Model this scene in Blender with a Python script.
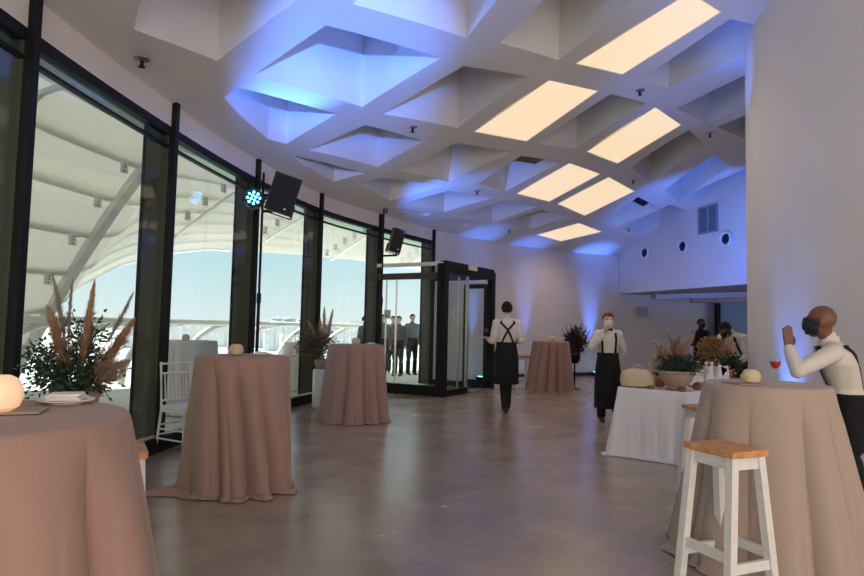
import bpy, bmesh, math, random
from mathutils import Vector, Matrix
from mathutils.geometry import delaunay_2d_cdt
pi = math.pi
S = bpy.context.scene
COL = S.collection
for _o in list(bpy.data.objects):
    bpy.data.objects.remove(_o)

# ------------------------------------------------------------------ camera
cam_d = bpy.data.cameras.new('camera'); cam = bpy.data.objects.new('camera', cam_d)
COL.objects.link(cam)
cam_d.sensor_width = 36; cam_d.lens = 36 * 620 / 864
cam_d.clip_start = 0.05; cam_d.clip_end = 800
PITCH = math.atan(39 / 620); ROLL = 0.022
_f = Vector((0, math.cos(PITCH), math.sin(PITCH)))
_r0 = Vector((1, 0, 0)); _u0 = _r0.cross(_f)
_r = math.cos(ROLL) * _r0 + math.sin(ROLL) * _u0
_u = -math.sin(ROLL) * _r0 + math.cos(ROLL) * _u0
m = Matrix((( _r.x, _u.x, -_f.x, 0), (_r.y, _u.y, -_f.y, 0), (_r.z, _u.z, -_f.z, 1.38), (0, 0, 0, 1)))
cam.matrix_world = m
S.camera = cam
S.view_settings.view_transform = 'Standard'; S.view_settings.look = 'None'
S.view_settings.gamma = 1; S.view_settings.use_curve_mapping = False
S.view_settings.exposure = 0.22

# ------------------------------------------------------------------ sky, sun, lights
W = bpy.data.worlds.new('sky'); S.world = W; W.use_nodes = True
nt = W.node_tree; nt.nodes.clear()
wo = nt.nodes.new('ShaderNodeOutputWorld'); bg = nt.nodes.new('ShaderNodeBackground')
tc = nt.nodes.new('ShaderNodeTexCoord'); sx = nt.nodes.new('ShaderNodeSeparateXYZ'); cr = nt.nodes.new('ShaderNodeValToRGB')
nt.links.new(tc.outputs['Generated'], sx.inputs[0]); nt.links.new(sx.outputs['Z'], cr.inputs[0])
cr.color_ramp.elements[0].position = 0.0; cr.color_ramp.elements[0].color = (0.74, 0.80, 0.80, 1)
cr.color_ramp.elements[1].position = 0.6; cr.color_ramp.elements[1].color = (0.32, 0.54, 0.76, 1)
e = cr.color_ramp.elements.new(0.10); e.color = (0.53, 0.72, 0.77, 1)
nt.links.new(cr.outputs[0], bg.inputs[0]); bg.inputs[1].default_value = 1.08
nt.links.new(bg.outputs[0], wo.inputs[0])

def light(name, kind, loc, target, energy, color, **k):
    d = bpy.data.lights.new(name, kind); d.energy = energy; d.color = color
    for a, b in k.items(): setattr(d, a, b)
    o = bpy.data.objects.new(name, d); COL.objects.link(o); o.location = loc
    o.rotation_euler = (Vector(target) - Vector(loc)).to_track_quat('-Z', 'Y').to_euler()
    return o
light('sun', 'SUN', (-30, 20, 40), (-30 + 22, 20 - 12, 40 - 34), 9.5, (1, 0.96, 0.88), angle=0.02)
# added fill lamps, unseen: behind the camera and inside the annex
light('rear_fill', 'AREA', (4.5, -4.7, 1.75), (4.5, 10, 2.6), 430, (1.0, 0.88, 0.79), shape='RECTANGLE', size=13, size_y=3.2)
light('rear_top_fill', 'AREA', (1.0, -1.2, 4.6), (1.0, -1.2, 0), 170, (1.0, 0.90, 0.80), shape='RECTANGLE', size=4, size_y=3)
light('annex_fill', 'AREA', (11.5, 17.0, 2.5), (9.8, 20.0, 1.2), 35, (0.75, 0.82, 1.0), shape='RECTANGLE', size=2.0, size_y=3.0)
BLUE = (0.07, 0.22, 1.0)
def spot(loc, tgt, en, size=70, blend=0.6, color=BLUE, rad=0.05):
    return light('blue_spot', 'SPOT', loc, tgt, en, color, spot_size=math.radians(size), spot_blend=blend, shadow_soft_size=rad)
# LED uplighters along the far wall, by the round column and the annex wall; two PAR heads on stands
UP = [(1.30, 16.18), (2.86, 17.55), (5.02, 18.93)]
#UPS
spot((UP[0][0], UP[0][1], 0.16), (1.22, 16.32, 4.0), 420, 28, 1.0)
spot((UP[1][0], UP[1][1], 0.16), (2.76, 17.72, 4.0), 420, 28, 1.0)
spot((UP[2][0], UP[2][1], 0.16), (4.92, 19.10, 4.0), 800, 28, 1.0)
spot((3.66, 6.55, 0.16), (3.84, 6.62, 4.8), 300, 46, 1.0)
spot((5.6, 11.8, 2.1), (7.0, 16.5, 4.6), 650, 62)
spot((4.05, 9.0, 2.3), (4.3, 9.2, 5.0), 80, 85)
spot((-2.35, 7.92, 3.22), (-1.1, 6.7, 4.6), 420, 75, 0.9)
spot((-0.55, 11.6, 3.1), (0.6, 13.4, 4.2), 220, 80, 0.9)
spot((2.9, 7.5, 3.5), (4.05, 8.1, 5.15), 130, 44, 1.0)
spot((0.4, -0.3, 2.2), (-0.95, 7.2, 4.6), 5500, 20, 0.9)
spot((0.4, -0.3, 2.2), (-1.9, 7.6, 4.2), 2200, 12, 0.9)
# ------------------------------------------------------------------ materials
MATS = {}
def mat(name, col, rough=0.6, metal=0.0, var=0.0, scale=8.0, bump=0.0, bscale=60.0, emit=None, es=1.0, spec=0.5, sheen=0.0, trans=0.0):
    if name in MATS: return MATS[name]
    M = bpy.data.materials.new(name); M.use_nodes = True; n = M.node_tree.nodes; l = M.node_tree.links
    b = n['Principled BSDF']; out = n['Material Output']
    b.inputs['Roughness'].default_value = rough; b.inputs['Metallic'].default_value = metal
    b.inputs['Base Color'].default_value = (*col, 1); b.inputs['Specular IOR Level'].default_value = spec
    b.inputs['Sheen Weight'].default_value = sheen
    c = n.new('ShaderNodeTexCoord')
    if var > 0:
        t = n.new('ShaderNodeTexNoise'); t.inputs['Scale'].default_value = scale; t.inputs['Detail'].default_value = 5
        l.new(c.outputs['Object'], t.inputs[0])
        r = n.new('ShaderNodeValToRGB'); l.new(t.outputs[0], r.inputs[0])
        r.color_ramp.elements[0].position = 0.3; r.color_ramp.elements[1].position = 0.7
        r.color_ramp.elements[0].color = (*[x * (1 - var) for x in col], 1)
        r.color_ramp.elements[1].color = (*[min(1, x * (1 + var)) for x in col], 1)
        l.new(r.outputs[0], b.inputs['Base Color'])
    if bump > 0:
        t = n.new('ShaderNodeTexNoise'); t.inputs['Scale'].default_value = bscale; t.inputs['Detail'].default_value = 4
        l.new(c.outputs['Object'], t.inputs[0])
        u = n.new('ShaderNodeBump'); u.inputs['Strength'].default_value = bump; u.inputs['Distance'].default_value = 0.01
        l.new(t.outputs[0], u.inputs['Height']); l.new(u.outputs[0], b.inputs['Normal'])
    if emit:
        b.inputs['Emission Color'].default_value = (*emit, 1); b.inputs['Emission Strength'].default_value = es
    if trans > 0:
        tr = n.new('ShaderNodeBsdfTranslucent'); tr.inputs[0].default_value = (*col, 1)
        mx = n.new('ShaderNodeMixShader'); mx.inputs[0].default_value = trans
        l.new(b.outputs[0], mx.inputs[1]); l.new(tr.outputs[0], mx.inputs[2]); l.new(mx.outputs[0], out.inputs[0])
    MATS[name] = M; return M

def glass_mat(name, tint, refl=0.07):
    if name in MATS: return MATS[name]
    M = bpy.data.materials.new(name); M.use_nodes = True; n = M.node_tree.nodes; l = M.node_tree.links; n.clear()
    out = n.new('ShaderNodeOutputMaterial'); t = n.new('ShaderNodeBsdfTransparent'); g = n.new('ShaderNodeBsdfGlossy')
    t.inputs[0].default_value = (*tint, 1); g.inputs['Roughness'].default_value = 0.02
    lw = n.new('ShaderNodeLayerWeight'); lw.inputs[0].default_value = 0.5
    pw = n.new('ShaderNodeMath'); pw.operation = 'POWER'; pw.inputs[1].default_value = 5; l.new(lw.outputs['Facing'], pw.inputs[0])
    ma = n.new('ShaderNodeMath'); ma.operation = 'MULTIPLY_ADD'; ma.inputs[1].default_value = 0.5; ma.inputs[2].default_value = 0.025; l.new(pw.outputs[0], ma.inputs[0])
    mx = n.new('ShaderNodeMixShader'); l.new(ma.outputs[0], mx.inputs[0]); l.new(t.outputs[0], mx.inputs[1]); l.new(g.outputs[0], mx.inputs[2])
    l.new(mx.outputs[0], out.inputs[0]); MATS[name] = M; return M

wall_m = mat('plaster_white', (0.74, 0.70, 0.68), 0.75, var=0.02, scale=1.5)
ceil_m = mat('ceiling_plaster', (0.76, 0.75, 0.74), 0.8, var=0.015, scale=1.0)
black_m = mat('black_steel', (0.007, 0.008, 0.010), 0.6, spec=0.25)
fin_m = mat('bronze_fin', (0.045, 0.045, 0.028), 0.6, var=0.15, scale=3)
white_m = mat('white_paint', (0.80, 0.79, 0.77), 0.5)
whitew_m = mat('white_painted_wood', (0.78, 0.76, 0.73), 0.5, var=0.05, scale=20)
steel_m = mat('brushed_steel', (0.5, 0.5, 0.5), 0.35, metal=0.9)
glass_m = glass_mat('clear_glass', (0.93, 0.97, 0.96))
green_m = glass_mat('green_glass', (0.70, 0.84, 0.78))
panel_m = mat('warm_light_fabric', (0.4, 0.36, 0.30), 0.8, emit=(1.0, 0.75, 0.49), es=0.78)
wood_m = mat('orange_pine', (0.62, 0.30, 0.12), 0.45, var=0.25, scale=14)
linen_m = mat('rose_taupe_linen', (0.34, 0.21, 0.17), 0.85, var=0.05, scale=160, bump=0.25, bscale=500, sheen=0.2)
linen2_m = mat('sand_linen', (0.43, 0.33, 0.27), 0.85, var=0.05, scale=160, bump=0.25, bscale=500, sheen=0.2)
linen3_m = mat('pale_linen', (0.70, 0.68, 0.66), 0.85, var=0.04, scale=100)
whitecloth_m = mat('white_cloth', (0.80, 0.78, 0.77), 0.85, bump=0.2, bscale=300)
shirt_m = mat('white_shirt', (0.68, 0.63, 0.57), 0.85, bump=0.5, bscale=18)
blackcloth_m = mat('black_cloth', (0.005, 0.005, 0.007), 0.9)
navy_m = mat('dark_blue_cloth', (0.13, 0.17, 0.20), 0.9, var=0.4, scale=20)  # dark blue, lightened in colour for the haze of the glass in front
leather_m = mat('black_leather', (0.012, 0.011, 0.011), 0.35)
skin_m = mat('skin_light', (0.58, 0.36, 0.27), 0.55)
skin2_m = mat('skin_tan', (0.18, 0.075, 0.048), 0.5)
hair_m = mat('dark_hair', (0.012, 0.009, 0.007), 0.95, bump=0.6, bscale=120)
hair2_m = mat('auburn_hair', (0.12, 0.035, 0.018), 0.6, bump=0.6, bscale=120)
mask_m = mat('white_mask', (0.75, 0.68, 0.66), 0.8)
maskb_m = mat('black_mask', (0.012, 0.015, 0.025), 0.8)
eye_m = mat('eye_dark', (0.03, 0.02, 0.015), 0.3)
candle_m = mat('cream_wax', (0.78, 0.62, 0.42), 0.5, trans=0.25)
glow_m = mat('lit_wax', (0.85, 0.62, 0.42), 0.5, emit=(1.0, 0.60, 0.33), es=0.42)
china_m = mat('white_china', (0.80, 0.76, 0.74), 0.25)
paper_m = mat('paper', (0.82, 0.78, 0.76), 0.8)
grey_m = mat('taupe_card', (0.36, 0.28, 0.24), 0.7)
pampas_m = mat('pampas_tan', (0.50, 0.31, 0.18), 0.9, var=0.3, scale=12, trans=0.25)
pampas2_m = mat('pampas_cream', (0.58, 0.44, 0.33), 0.9, var=0.2, scale=12, trans=0.3)
reed_m = mat('grey_reed', (0.36, 0.32, 0.24), 0.9, var=0.3, scale=20, trans=0.2)
leaf_m = mat('dark_leaf', (0.035, 0.065, 0.035), 0.5, var=0.5, scale=8)
leaf2_m = mat('purple_leaf', (0.06, 0.028, 0.035), 0.6, var=0.5, scale=8)
dry_m = mat('dry_hydrangea', (0.30, 0.17, 0.07), 0.9, var=0.4, scale=20)
pink_m = mat('pink_petal', (0.55, 0.28, 0.22), 0.8, var=0.3, scale=20)
clay_m = mat('terracotta', (0.42, 0.15, 0.07), 0.6, var=0.15, scale=10)
stone_m = mat('stone_planter', (0.42, 0.31, 0.22), 0.7, var=0.12, scale=14, bump=0.3, bscale=40)
bread_m = mat('bread_crust', (0.26, 0.10, 0.035), 0.7, var=0.5, scale=18, bump=0.6, bscale=40)
wicker_m = mat('wicker', (0.58, 0.42, 0.26), 0.7, var=0.3, scale=60, bump=0.8, bscale=90)
shell_m = mat('white_louvre_sheet', (0.66, 0.645, 0.59), 0.6, var=0.02, scale=0.8, trans=0.45)
tan_m = mat('tan_soffit', (0.52, 0.44, 0.32), 0.8)
rib_m = mat('grey_white_steel', (0.68, 0.68, 0.65), 0.5)
terrace_m = mat('terrace_paving', (0.66, 0.65, 0.62), 0.8, var=0.06, scale=1.5)
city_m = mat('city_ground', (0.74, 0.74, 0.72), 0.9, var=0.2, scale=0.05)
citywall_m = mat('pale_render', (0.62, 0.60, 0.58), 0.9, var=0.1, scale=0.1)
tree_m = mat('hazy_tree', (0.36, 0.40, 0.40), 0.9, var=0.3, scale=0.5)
speaker_m = mat('speaker_black', (0.012, 0.012, 0.013), 0.55)
grill_m = mat('speaker_grille', (0.02, 0.02, 0.022), 0.5, metal=0.5, bump=0.6, bscale=300)
led_m = mat('blue_led', (0.1, 0.4, 0.9), 0.3, emit=(0.10, 0.55, 1.0), es=9.0)
dark_m = mat('dark_opening', (0.012, 0.016, 0.03), 0.7)
ventm = mat('grey_vent', (0.28, 0.33, 0.40), 0.5)
brownvent_m = mat('bronze_vent', (0.30, 0.21, 0.13), 0.5)
rose_m = mat('red_drink', (0.65, 0.05, 0.03), 0.2, emit=(0.6, 0.03, 0.02), es=0.0, trans=0.4)
sticker_m = mat('white_sticker', (0.75, 0.75, 0.72), 0.6)
skirt_m = mat('dark_skirting', (0.03, 0.03, 0.04), 0.5)
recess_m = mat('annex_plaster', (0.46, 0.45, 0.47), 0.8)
bluelit_m = mat('blue_lit_door', (0.25, 0.36, 0.60), 0.6)  # blue light at the doorway is mixed into this colour

def floor_material():
    M = bpy.data.materials.new('polished_stone_tiles'); M.use_nodes = True; n = M.node_tree.nodes; l = M.node_tree.links
    b = n['Principled BSDF']; c = n.new('ShaderNodeTexCoord')
    mp = n.new('ShaderNodeMapping'); mp.inputs['Rotation'].default_value = (0, 0, math.radians(47)); l.new(c.outputs['Object'], mp.inputs[0])
    br = n.new('ShaderNodeTexBrick'); br.offset = 0.0; br.inputs['Scale'].default_value = 1.0
    br.inputs['Brick Width'].default_value = 0.9; br.inputs['Row Height'].default_value = 0.9
    br.inputs['Mortar Size'].default_value = 0.004; br.inputs['Mortar Smooth'].default_value = 0.3
    br.inputs['Color1'].default_value = (0.36, 0.285, 0.222, 1); br.inputs['Color2'].default_value = (0.38, 0.300, 0.236, 1)
    br.inputs['Mortar'].default_value = (0.44, 0.36, 0.29, 1)
    l.new(mp.outputs[0], br.inputs[0])
    t = n.new('ShaderNodeTexNoise'); t.inputs['Scale'].default_value = 1.6; t.inputs['Detail'].default_value = 8; t.inputs['Roughness'].default_value = 0.65
    l.new(c.outputs['Object'], t.inputs[0])
    r = n.new('ShaderNodeValToRGB'); r.color_ramp.elements[0].position = 0.3; r.color_ramp.elements[0].color = (0.72, 0.72, 0.72, 1)
    r.color_ramp.elements[1].position = 0.72; r.color_ramp.elements[1].color = (1.18, 1.16, 1.14, 1); l.new(t.outputs[0], r.inputs[0])
    mx = n.new('ShaderNodeMix'); mx.data_type = 'RGBA'; mx.blend_type = 'MULTIPLY'; mx.inputs[0].default_value = 1
    l.new(br.outputs[0], mx.inputs[6]); l.new(r.outputs[0], mx.inputs[7]); l.new(mx.outputs[2], b.inputs['Base Color'])
    rr = n.new('ShaderNodeMapRange'); rr.inputs[3].default_value = 0.14; rr.inputs[4].default_value = 0.34; l.new(t.outputs[0], rr.inputs[0]); l.new(rr.outputs[0], b.inputs['Roughness'])
    bp = n.new('ShaderNodeBump'); bp.inputs['Strength'].default_value = 0.05; bp.inputs['Distance'].default_value = 0.01
    t2 = n.new('ShaderNodeTexNoise'); t2.inputs['Scale'].default_value = 5; l.new(c.outputs['Object'], t2.inputs[0]); l.new(t2.outputs[0], bp.inputs['Height']); l.new(bp.outputs[0], b.inputs['Normal'])
    b.inputs['Specular IOR Level'].default_value = 0.85
    return M
floor_m = floor_material()

# ------------------------------------------------------------------ mesh helpers
class MB:
    def __init__(s): s.v = []; s.f = []
    def add(s, vs, fs):
        n = len(s.v); s.v += [tuple(p) for p in vs]; s.f += [tuple(i + n for i in f) for f in fs]; return s
    def box(s, c, d, rz=0.0, M=None):
        x, y, z = d[0] / 2, d[1] / 2, d[2] / 2; cs, sn = math.cos(rz), math.sin(rz); vs = []
        for a in (-x, x):
            for b in (-y, y):
                for h in (-z, z):
                    p = Vector((a * cs - b * sn, a * sn + b * cs, h))
                    if M: p = M @ Vector((a, b, h))
                    vs.append((c[0] + p[0], c[1] + p[1], c[2] + p[2]))
        return s.add(vs, [(0, 1, 3, 2), (4, 6, 7, 5), (0, 4, 5, 1), (2, 3, 7, 6), (0, 2, 6, 4), (1, 5, 7, 3)])
    def bbox(s, c, d, bev=0.006, rz=0.0):          # box with chamfered vertical and horizontal edges
        bm = bmesh.new(); bmesh.ops.create_cube(bm, size=1)
        for v in bm.verts: v.co = Vector((v.co.x * d[0], v.co.y * d[1], v.co.z * d[2]))
        bmesh.ops.bevel(bm, geom=list(bm.edges), offset=bev, segments=2, affect='EDGES', profile=0.6)
        R = Matrix.Rotation(rz, 3, 'Z'); bm.verts.index_update()
        vs = [R @ v.co + Vector(c) for v in bm.verts]; fs = [[v.index for v in f.verts] for f in bm.faces]; bm.free()
        return s.add(vs, fs)
    def tube(s, pts, r, n=10, cap=True, r2=None):
        pts = [Vector(p) for p in pts]; k = len(pts); vs = []; fs = []
        up = Vector((0, 0, 1))
        for i, p in enumerate(pts):
            t = (pts[min(i + 1, k - 1)] - pts[max(i - 1, 0)]).normalized()
            a = t.cross(up)
            if a.length < 0.05: a = t.cross(Vector((1, 0, 0)))
            a.normalize(); b = t.cross(a)
            rr = r[i] if isinstance(r, (list, tuple)) else (r if r2 is None else r + (r2 - r) * i / (k - 1))
            for j in range(n):
                q = 2 * pi * j / n; vs.append(p + a * rr * math.cos(q) + b * rr * math.sin(q))
        for i in range(k - 1):
            for j in range(n):
                j2 = (j + 1) % n; fs.append((i * n + j, i * n + j2, (i + 1) * n + j2, (i + 1) * n + j))
        if cap: fs.append(tuple(range(n - 1, -1, -1))); fs.append(tuple((k - 1) * n + j for j in range(n)))
        return s.add(vs, fs)
    def lathe(s, prof, c=(0, 0, 0), n=32, ripple=None):
        vs = []; fs = []; k = len(prof)
        for r, z in prof:
            for j in range(n):
                q = 2 * pi * j / n; rr = r * (ripple(q, z) if ripple else 1)
                vs.append((c[0] + rr * math.cos(q), c[1] + rr * math.sin(q), c[2] + z))
        for i in range(k - 1):
            for j in range(n):
                j2 = (j + 1) % n; fs.append((i * n + j, i * n + j2, (i + 1) * n + j2, (i + 1) * n + j))
        fs.append(tuple(range(n - 1, -1, -1))); fs.append(tuple((k - 1) * n + j for j in range(n)))
        return s.add(vs, fs)
    def bar(s, a, b, w, h, up=Vector((0, 0, 1))):
        a = Vector(a); b = Vector(b); t = (b - a).normalized(); x = t.cross(up)
        if x.length < 0.05: x = Vector((1, 0, 0))
        x.normalize(); y = x.cross(t).normalized(); x = x * w / 2; y = y * h / 2
        vs = [a - x - y, a + x - y, a + x + y, a - x + y, b - x - y, b + x - y, b + x + y, b - x + y]
        return s.add(vs, [(3, 2, 1, 0), (4, 5, 6, 7), (0, 1, 5, 4), (1, 2, 6, 5), (2, 3, 7, 6), (3, 0, 4, 7)])
    def strip(s, path, z0, z1, thick, side=1):     # vertical wall following a 2D path
        n = len(path); vs = []; fs = []
        for i, p in enumerate(path):
            a = path[max(i - 1, 0)]; b = path[min(i + 1, n - 1)]
            t = Vector((b[0] - a[0], b[1] - a[1])).normalized(); nx, ny = -t.y * side * thick, t.x * side * thick
            vs += [(p[0], p[1], z0), (p[0], p[1], z1), (p[0] + nx, p[1] + ny, z1), (p[0] + nx, p[1] + ny, z0)]
        for i in range(n - 1):
            for j in range(4):
                fs.append((i * 4 + j, i * 4 + (j + 1) % 4, (i + 1) * 4 + (j + 1) % 4, (i + 1) * 4 + j))
        fs.append((3, 2, 1, 0)); fs.append(tuple((n - 1) * 4 + j for j in range(4)))
        return s.add(vs, fs)
    def ball(s, c, r, seg=16, rings=10):
        rx, ry, rz = r if isinstance(r, (tuple, list)) else (r, r, r); vs = [(c[0], c[1], c[2] - rz)]; fs = []
        for i in range(1, rings):
            a = -pi / 2 + pi * i / rings
            for j in range(seg):
                q = 2 * pi * j / seg; vs.append((c[0] + rx * math.cos(a) * math.cos(q), c[1] + ry * math.cos(a) * math.sin(q), c[2] + rz * math.sin(a)))
        vs.append((c[0], c[1], c[2] + rz)); L = len(vs) - 1
        for j in range(seg):
            j2 = (j + 1) % seg; fs.append((0, 1 + j2, 1 + j)); fs.append((L, 1 + (rings - 2) * seg + j, 1 + (rings - 2) * seg + j2))
            for i in range(rings - 2): fs.append((1 + i * seg + j, 1 + i * seg + j2, 1 + (i + 1) * seg + j2, 1 + (i + 1) * seg + j))
        return s.add(vs, fs)
    def build(s, name, m, parent=None, smooth=False, loc=None, angle=40):
        me = bpy.data.meshes.new(name); me.from_pydata(s.v, [], s.f); me.materials.append(m)
        bm = bmesh.new(); bm.from_mesh(me); bmesh.ops.recalc_face_normals(bm, faces=bm.faces); bm.to_mesh(me); bm.free()
        if smooth:
            me.polygons.foreach_set('use_smooth', [True] * len(me.polygons))
            if angle < 180:
                try: me.set_sharp_from_angle(angle=math.radians(angle))
                except Exception: pass
        me.update()
        o = bpy.data.objects.new(name, me); COL.objects.link(o)
        if parent is not None: o.parent = parent
        if loc is not None: o.location = loc
        return o
def structure(o): o['kind'] = 'structure'; return o
def tag(o, label, cat, group=None):
    o['label'] = label; o['category'] = cat
    if group: o['group'] = group
    return o
def thing(name, label, cat, loc=(0, 0, 0), rz=0.0, group=None):
    o = bpy.data.objects.new(name, None); COL.objects.link(o); o.location = loc; o.rotation_euler = (0, 0, rz)
    o.empty_display_size = 0.1
    return tag(o, label, cat, group)
def copy_tree(o, parent=None):
    kids = list(o.children); c = o.copy(); COL.objects.link(c)
    if parent is not None: c.parent = parent
    for k in kids: copy_tree(k, c)
    return c
def dup(src, loc, rz, label, group=None):
    c = copy_tree(src); c.location = loc; c.rotation_euler = (0, 0, rz); c['label'] = label
    if group: c['group'] = group
    return c
# ------------------------------------------------------------------ setting: plan of the hall
CX, CY, RR = 11.0, 6.8, 13.8
def ring(phi, r=RR): return (CX - r * math.cos(phi), CY + r * math.sin(phi))
def zc(x, y):
    s = RR - math.hypot(x - CX, y - CY)
    return 3.76 + 1.45 * math.sin(min(max(s / 7, 0), 1) * pi / 2)
MUL = [(-2.2, -5.0), (-2.5, -2.5), (-2.75, -0.1), (-2.93, 2.2), (-3.0, 4.45), (-2.88, 6.68), (-2.60, 8.94), (-2.07, 11.2), (-1.15, 13.2), (0.0, 15.15)]
def catmull(P, n=6):
    out = []
    for i in range(len(P) - 1):
        p0 = Vector(P[max(i - 1, 0)]); p1 = Vector(P[i]); p2 = Vector(P[i + 1]); p3 = Vector(P[min(i + 2, len(P) - 1)])
        for k in range(n):
            t = k / n
            out.append(tuple(0.5 * ((2 * p1) + (-p0 + p2) * t + (2 * p0 - 5 * p1 + 4 * p2 - p3) * t * t + (-p0 + 3 * p1 - 3 * p2 + p3) * t ** 3)))
    out.append(tuple(P[-1])); return out
GPATH = catmull(MUL, 6)
BPATH = [MUL[-1]] + [ring(0.70 + 0.05 * i) for i in range(24)]
# floor of the hall
fp = GPATH + BPATH[1:] + [(18, 20), (18, -5)]
fb = MB(); fb.add([(x, y, 0) for x, y in fp] + [(x, y, -0.2) for x, y in fp], [tuple(range(len(fp))), tuple(range(2 * len(fp) - 1, len(fp) - 1, -1))])
structure(fb.build('floor', floor_m))
# coffered ceiling: a shallow dome over the round plan, ribs crossing on the diagonal
CELLS = {
    (1, 1): [(-2.54, 5.04), (-1.9, 3.98), (-0.99, 5.1), (-2.17, 5.97)],
    (2, 1): [(-1.96, 6.49), (-1.09, 5.87), (0.04, 7.29), (-0.99, 8.16)],
    (3, 1): [(-0.75, 8.58), (0.34, 7.67), (1.3, 8.44), (0.35, 9.82)],
    (4, 1): [(0.63, 10.15), (1.61, 8.65), (2.5, 9.32), (1.66, 11.12)],
    (5, 1): [(1.89, 11.32), (2.73, 9.49), (3.46, 10.0), (2.75, 11.92)],
    (6, 1): [(3.01, 12.16), (3.69, 10.2), (4.51, 11.14), (3.91, 13.1)],
    (7, 1): [(4.3, 13.38), (4.76, 11.42), (5.55, 12.44), (5.13, 14.55)],
    (8, 1): [(5.7, 15.12), (5.92, 12.9), (6.7, 13.8), (6.41, 16.09)],
    (2, 0): [(-0.8, 5.61), (0.17, 4.11), (1.05, 5.03), (0.33, 6.92)],
    (3, 0): [(0.75, 7.23), (1.57, 5.38), (2.44, 6.23), (1.61, 8.03)],
    (4, 0): [(1.88, 8.24), (2.78, 6.63), (3.37, 7.13), (2.7, 8.81)],
    (5, 0): [(3.06, 9.05), (3.55, 7.31), (4.49, 7.67), (3.6, 9.42)],
    (2, 2): [(-3.13, 7.31), (-2.19, 6.64), (-1.34, 8.16), (-2.12, 8.69)],
    (3, 2): [(-1.89, 9.15), (-1.02, 8.8), (-0.19, 10.04), (-0.99, 10.67)],
    (4, 2): [(-0.59, 11.17), (0.36, 10.47), (1.45, 11.5), (0.28, 12.35)],
    (5, 2): [(0.92, 12.86), (1.66, 11.8), (2.61, 12.53), (1.58, 13.69)],
    (6, 2): [(1.86, 13.95), (2.8, 12.66), (3.7, 13.6), (2.79, 14.88)],
    (7, 2): [(3.03, 15.11), (3.95, 13.85), (4.92, 15.01), (3.99, 16.25)],
    (8, 2): [(4.71, 16.89), (5.13, 15.41), (6.08, 16.41), (5.16, 17.35)],
    (3, 3): [(-3.03, 9.41), (-2.1, 9.23), (-1.23, 10.79), (-1.96, 10.8)],
    (4, 3): [(-1.36, 11.25), (-0.98, 11.24), (0.18, 12.51), (-0.9, 12.59)],
    (5, 3): [(-0.61, 12.94), (0.29, 12.86), (1.34, 13.91), (0.24, 14.09)],
    (6, 3): [(0.48, 14.57), (1.6, 14.24), (2.54, 15.07), (1.48, 15.56)],
    (7, 3): [(1.8, 15.66), (2.67, 15.3), (3.56, 16.15), (2.63, 16.54)],
    (8, 3): [(2.86, 17.06), (3.95, 16.69), (4.83, 17.59), (3.71, 17.87)],
    (5, 4): [(-1.72, 12.62), (-0.92, 12.97), (-0.04, 14.03), (-0.4, 14.1)],
    (6, 4): [(-0.61, 14.2), (0.22, 14.5), (1.18, 15.52), (0.52, 15.39)],
    (1, 0): [(-1.84, 4.01), (-0.97, 2.49), (-0.08, 3.49), (-0.94, 5.1)],
    (3, -1): [(1.66, 4.4), (2.45, 2.02), (3.3, 2.74), (2.53, 5.22)],
    (4, -1): [(2.83, 5.49), (3.59, 2.98), (4.43, 3.63), (3.68, 6.24)],
    (5, -1): [(3.97, 6.48), (4.72, 3.84), (5.55, 4.41), (4.81, 7.15)],
    (6, -1): [(5.1, 7.38), (5.83, 4.6), (6.65, 5.1), (5.93, 7.97)],
    (6, 0): [(4.09, 10.33), (4.87, 8.16), (5.7, 8.78), (4.94, 11.06)],
    (7, 0): [(5.23, 11.3), (5.99, 8.99), (6.81, 9.54), (6.06, 11.95)],
    (8, 0): [(6.35, 12.16), (7.09, 9.72), (7.9, 10.2), (7.17, 12.74)],
    (7, -1): [(6.22, 8.17), (6.93, 5.26), (7.73, 5.68), (7.03, 8.69)],
    (2, -1): [(0.49, 3.21), (1.29, 0.96), (2.15, 1.76), (1.36, 4.1)],
    (9, 1): [(6.46, 15.62), (7.23, 13.64), (8.04, 14.17), (7.29, 16.24)],
    (9, 2): [(5.4, 17.52), (6.21, 16.14), (7.04, 16.8), (6.24, 18.28)],
}
PANELS = [(4, 0), (4, 1), (6, 1), (6, 2), (7, 2), (8, 3)]
def clip_in(p, lim=13.38):
    d = Vector((p[0] - CX, p[1] - CY))
    if d.length > lim: d = d * (lim / d.length)
    return (CX + d.x, CY + d.y)
holes = {}
for k, q in CELLS.items():
    pts = []
    for i in range(4):
        a, b = q[i], q[(i + 1) % 4]
        for j in range(4): pts.append(clip_in(lim=13.66 if k[0] == 1 else 13.38, p=(a[0] + (b[0] - a[0]) * j / 4, a[1] + (b[1] - a[1]) * j / 4)))
    cl = [pts[0]]
    for p in pts[1:]:
        if (Vector(p) - Vector(cl[-1])).length > 0.05: cl.append(p)
    holes[k] = cl
def inside(p, poly):
    c = False; n = len(poly)
    for i in range(n):
        a, b = poly[i], poly[(i + 1) % n]
        if (a[1] > p[1]) != (b[1] > p[1]) and p[0] < (b[0] - a[0]) * (p[1] - a[1]) / (b[1] - a[1]) + a[0]: c = not c
    return c
outer = GPATH + BPATH[1:] + [(18, 20), (18, -5)]
V2 = []; E2 = []
for poly in [outer] + list(holes.values()):
    n0 = len(V2); V2 += [Vector(p) for p in poly]; E2 += [(n0 + i, n0 + (i + 1) % len(poly)) for i in range(len(poly))]
gx = -3.5
while gx < 14:
    gy = -4.7
    while gy < 20:
        p = (gx, gy)
        if inside(p, outer) and not any(inside(p, h) for h in holes.values()) : V2.append(Vector(p))
        gy += 0.55
    gx += 0.55
cv, ce, cf, _a, _b, _c = delaunay_2d_cdt(V2, E2, [], 0, 1e-4)
cb = MB(); vs = [(p.x, p.y, zc(p.x, p.y)) for p in cv]; fs = []
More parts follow.
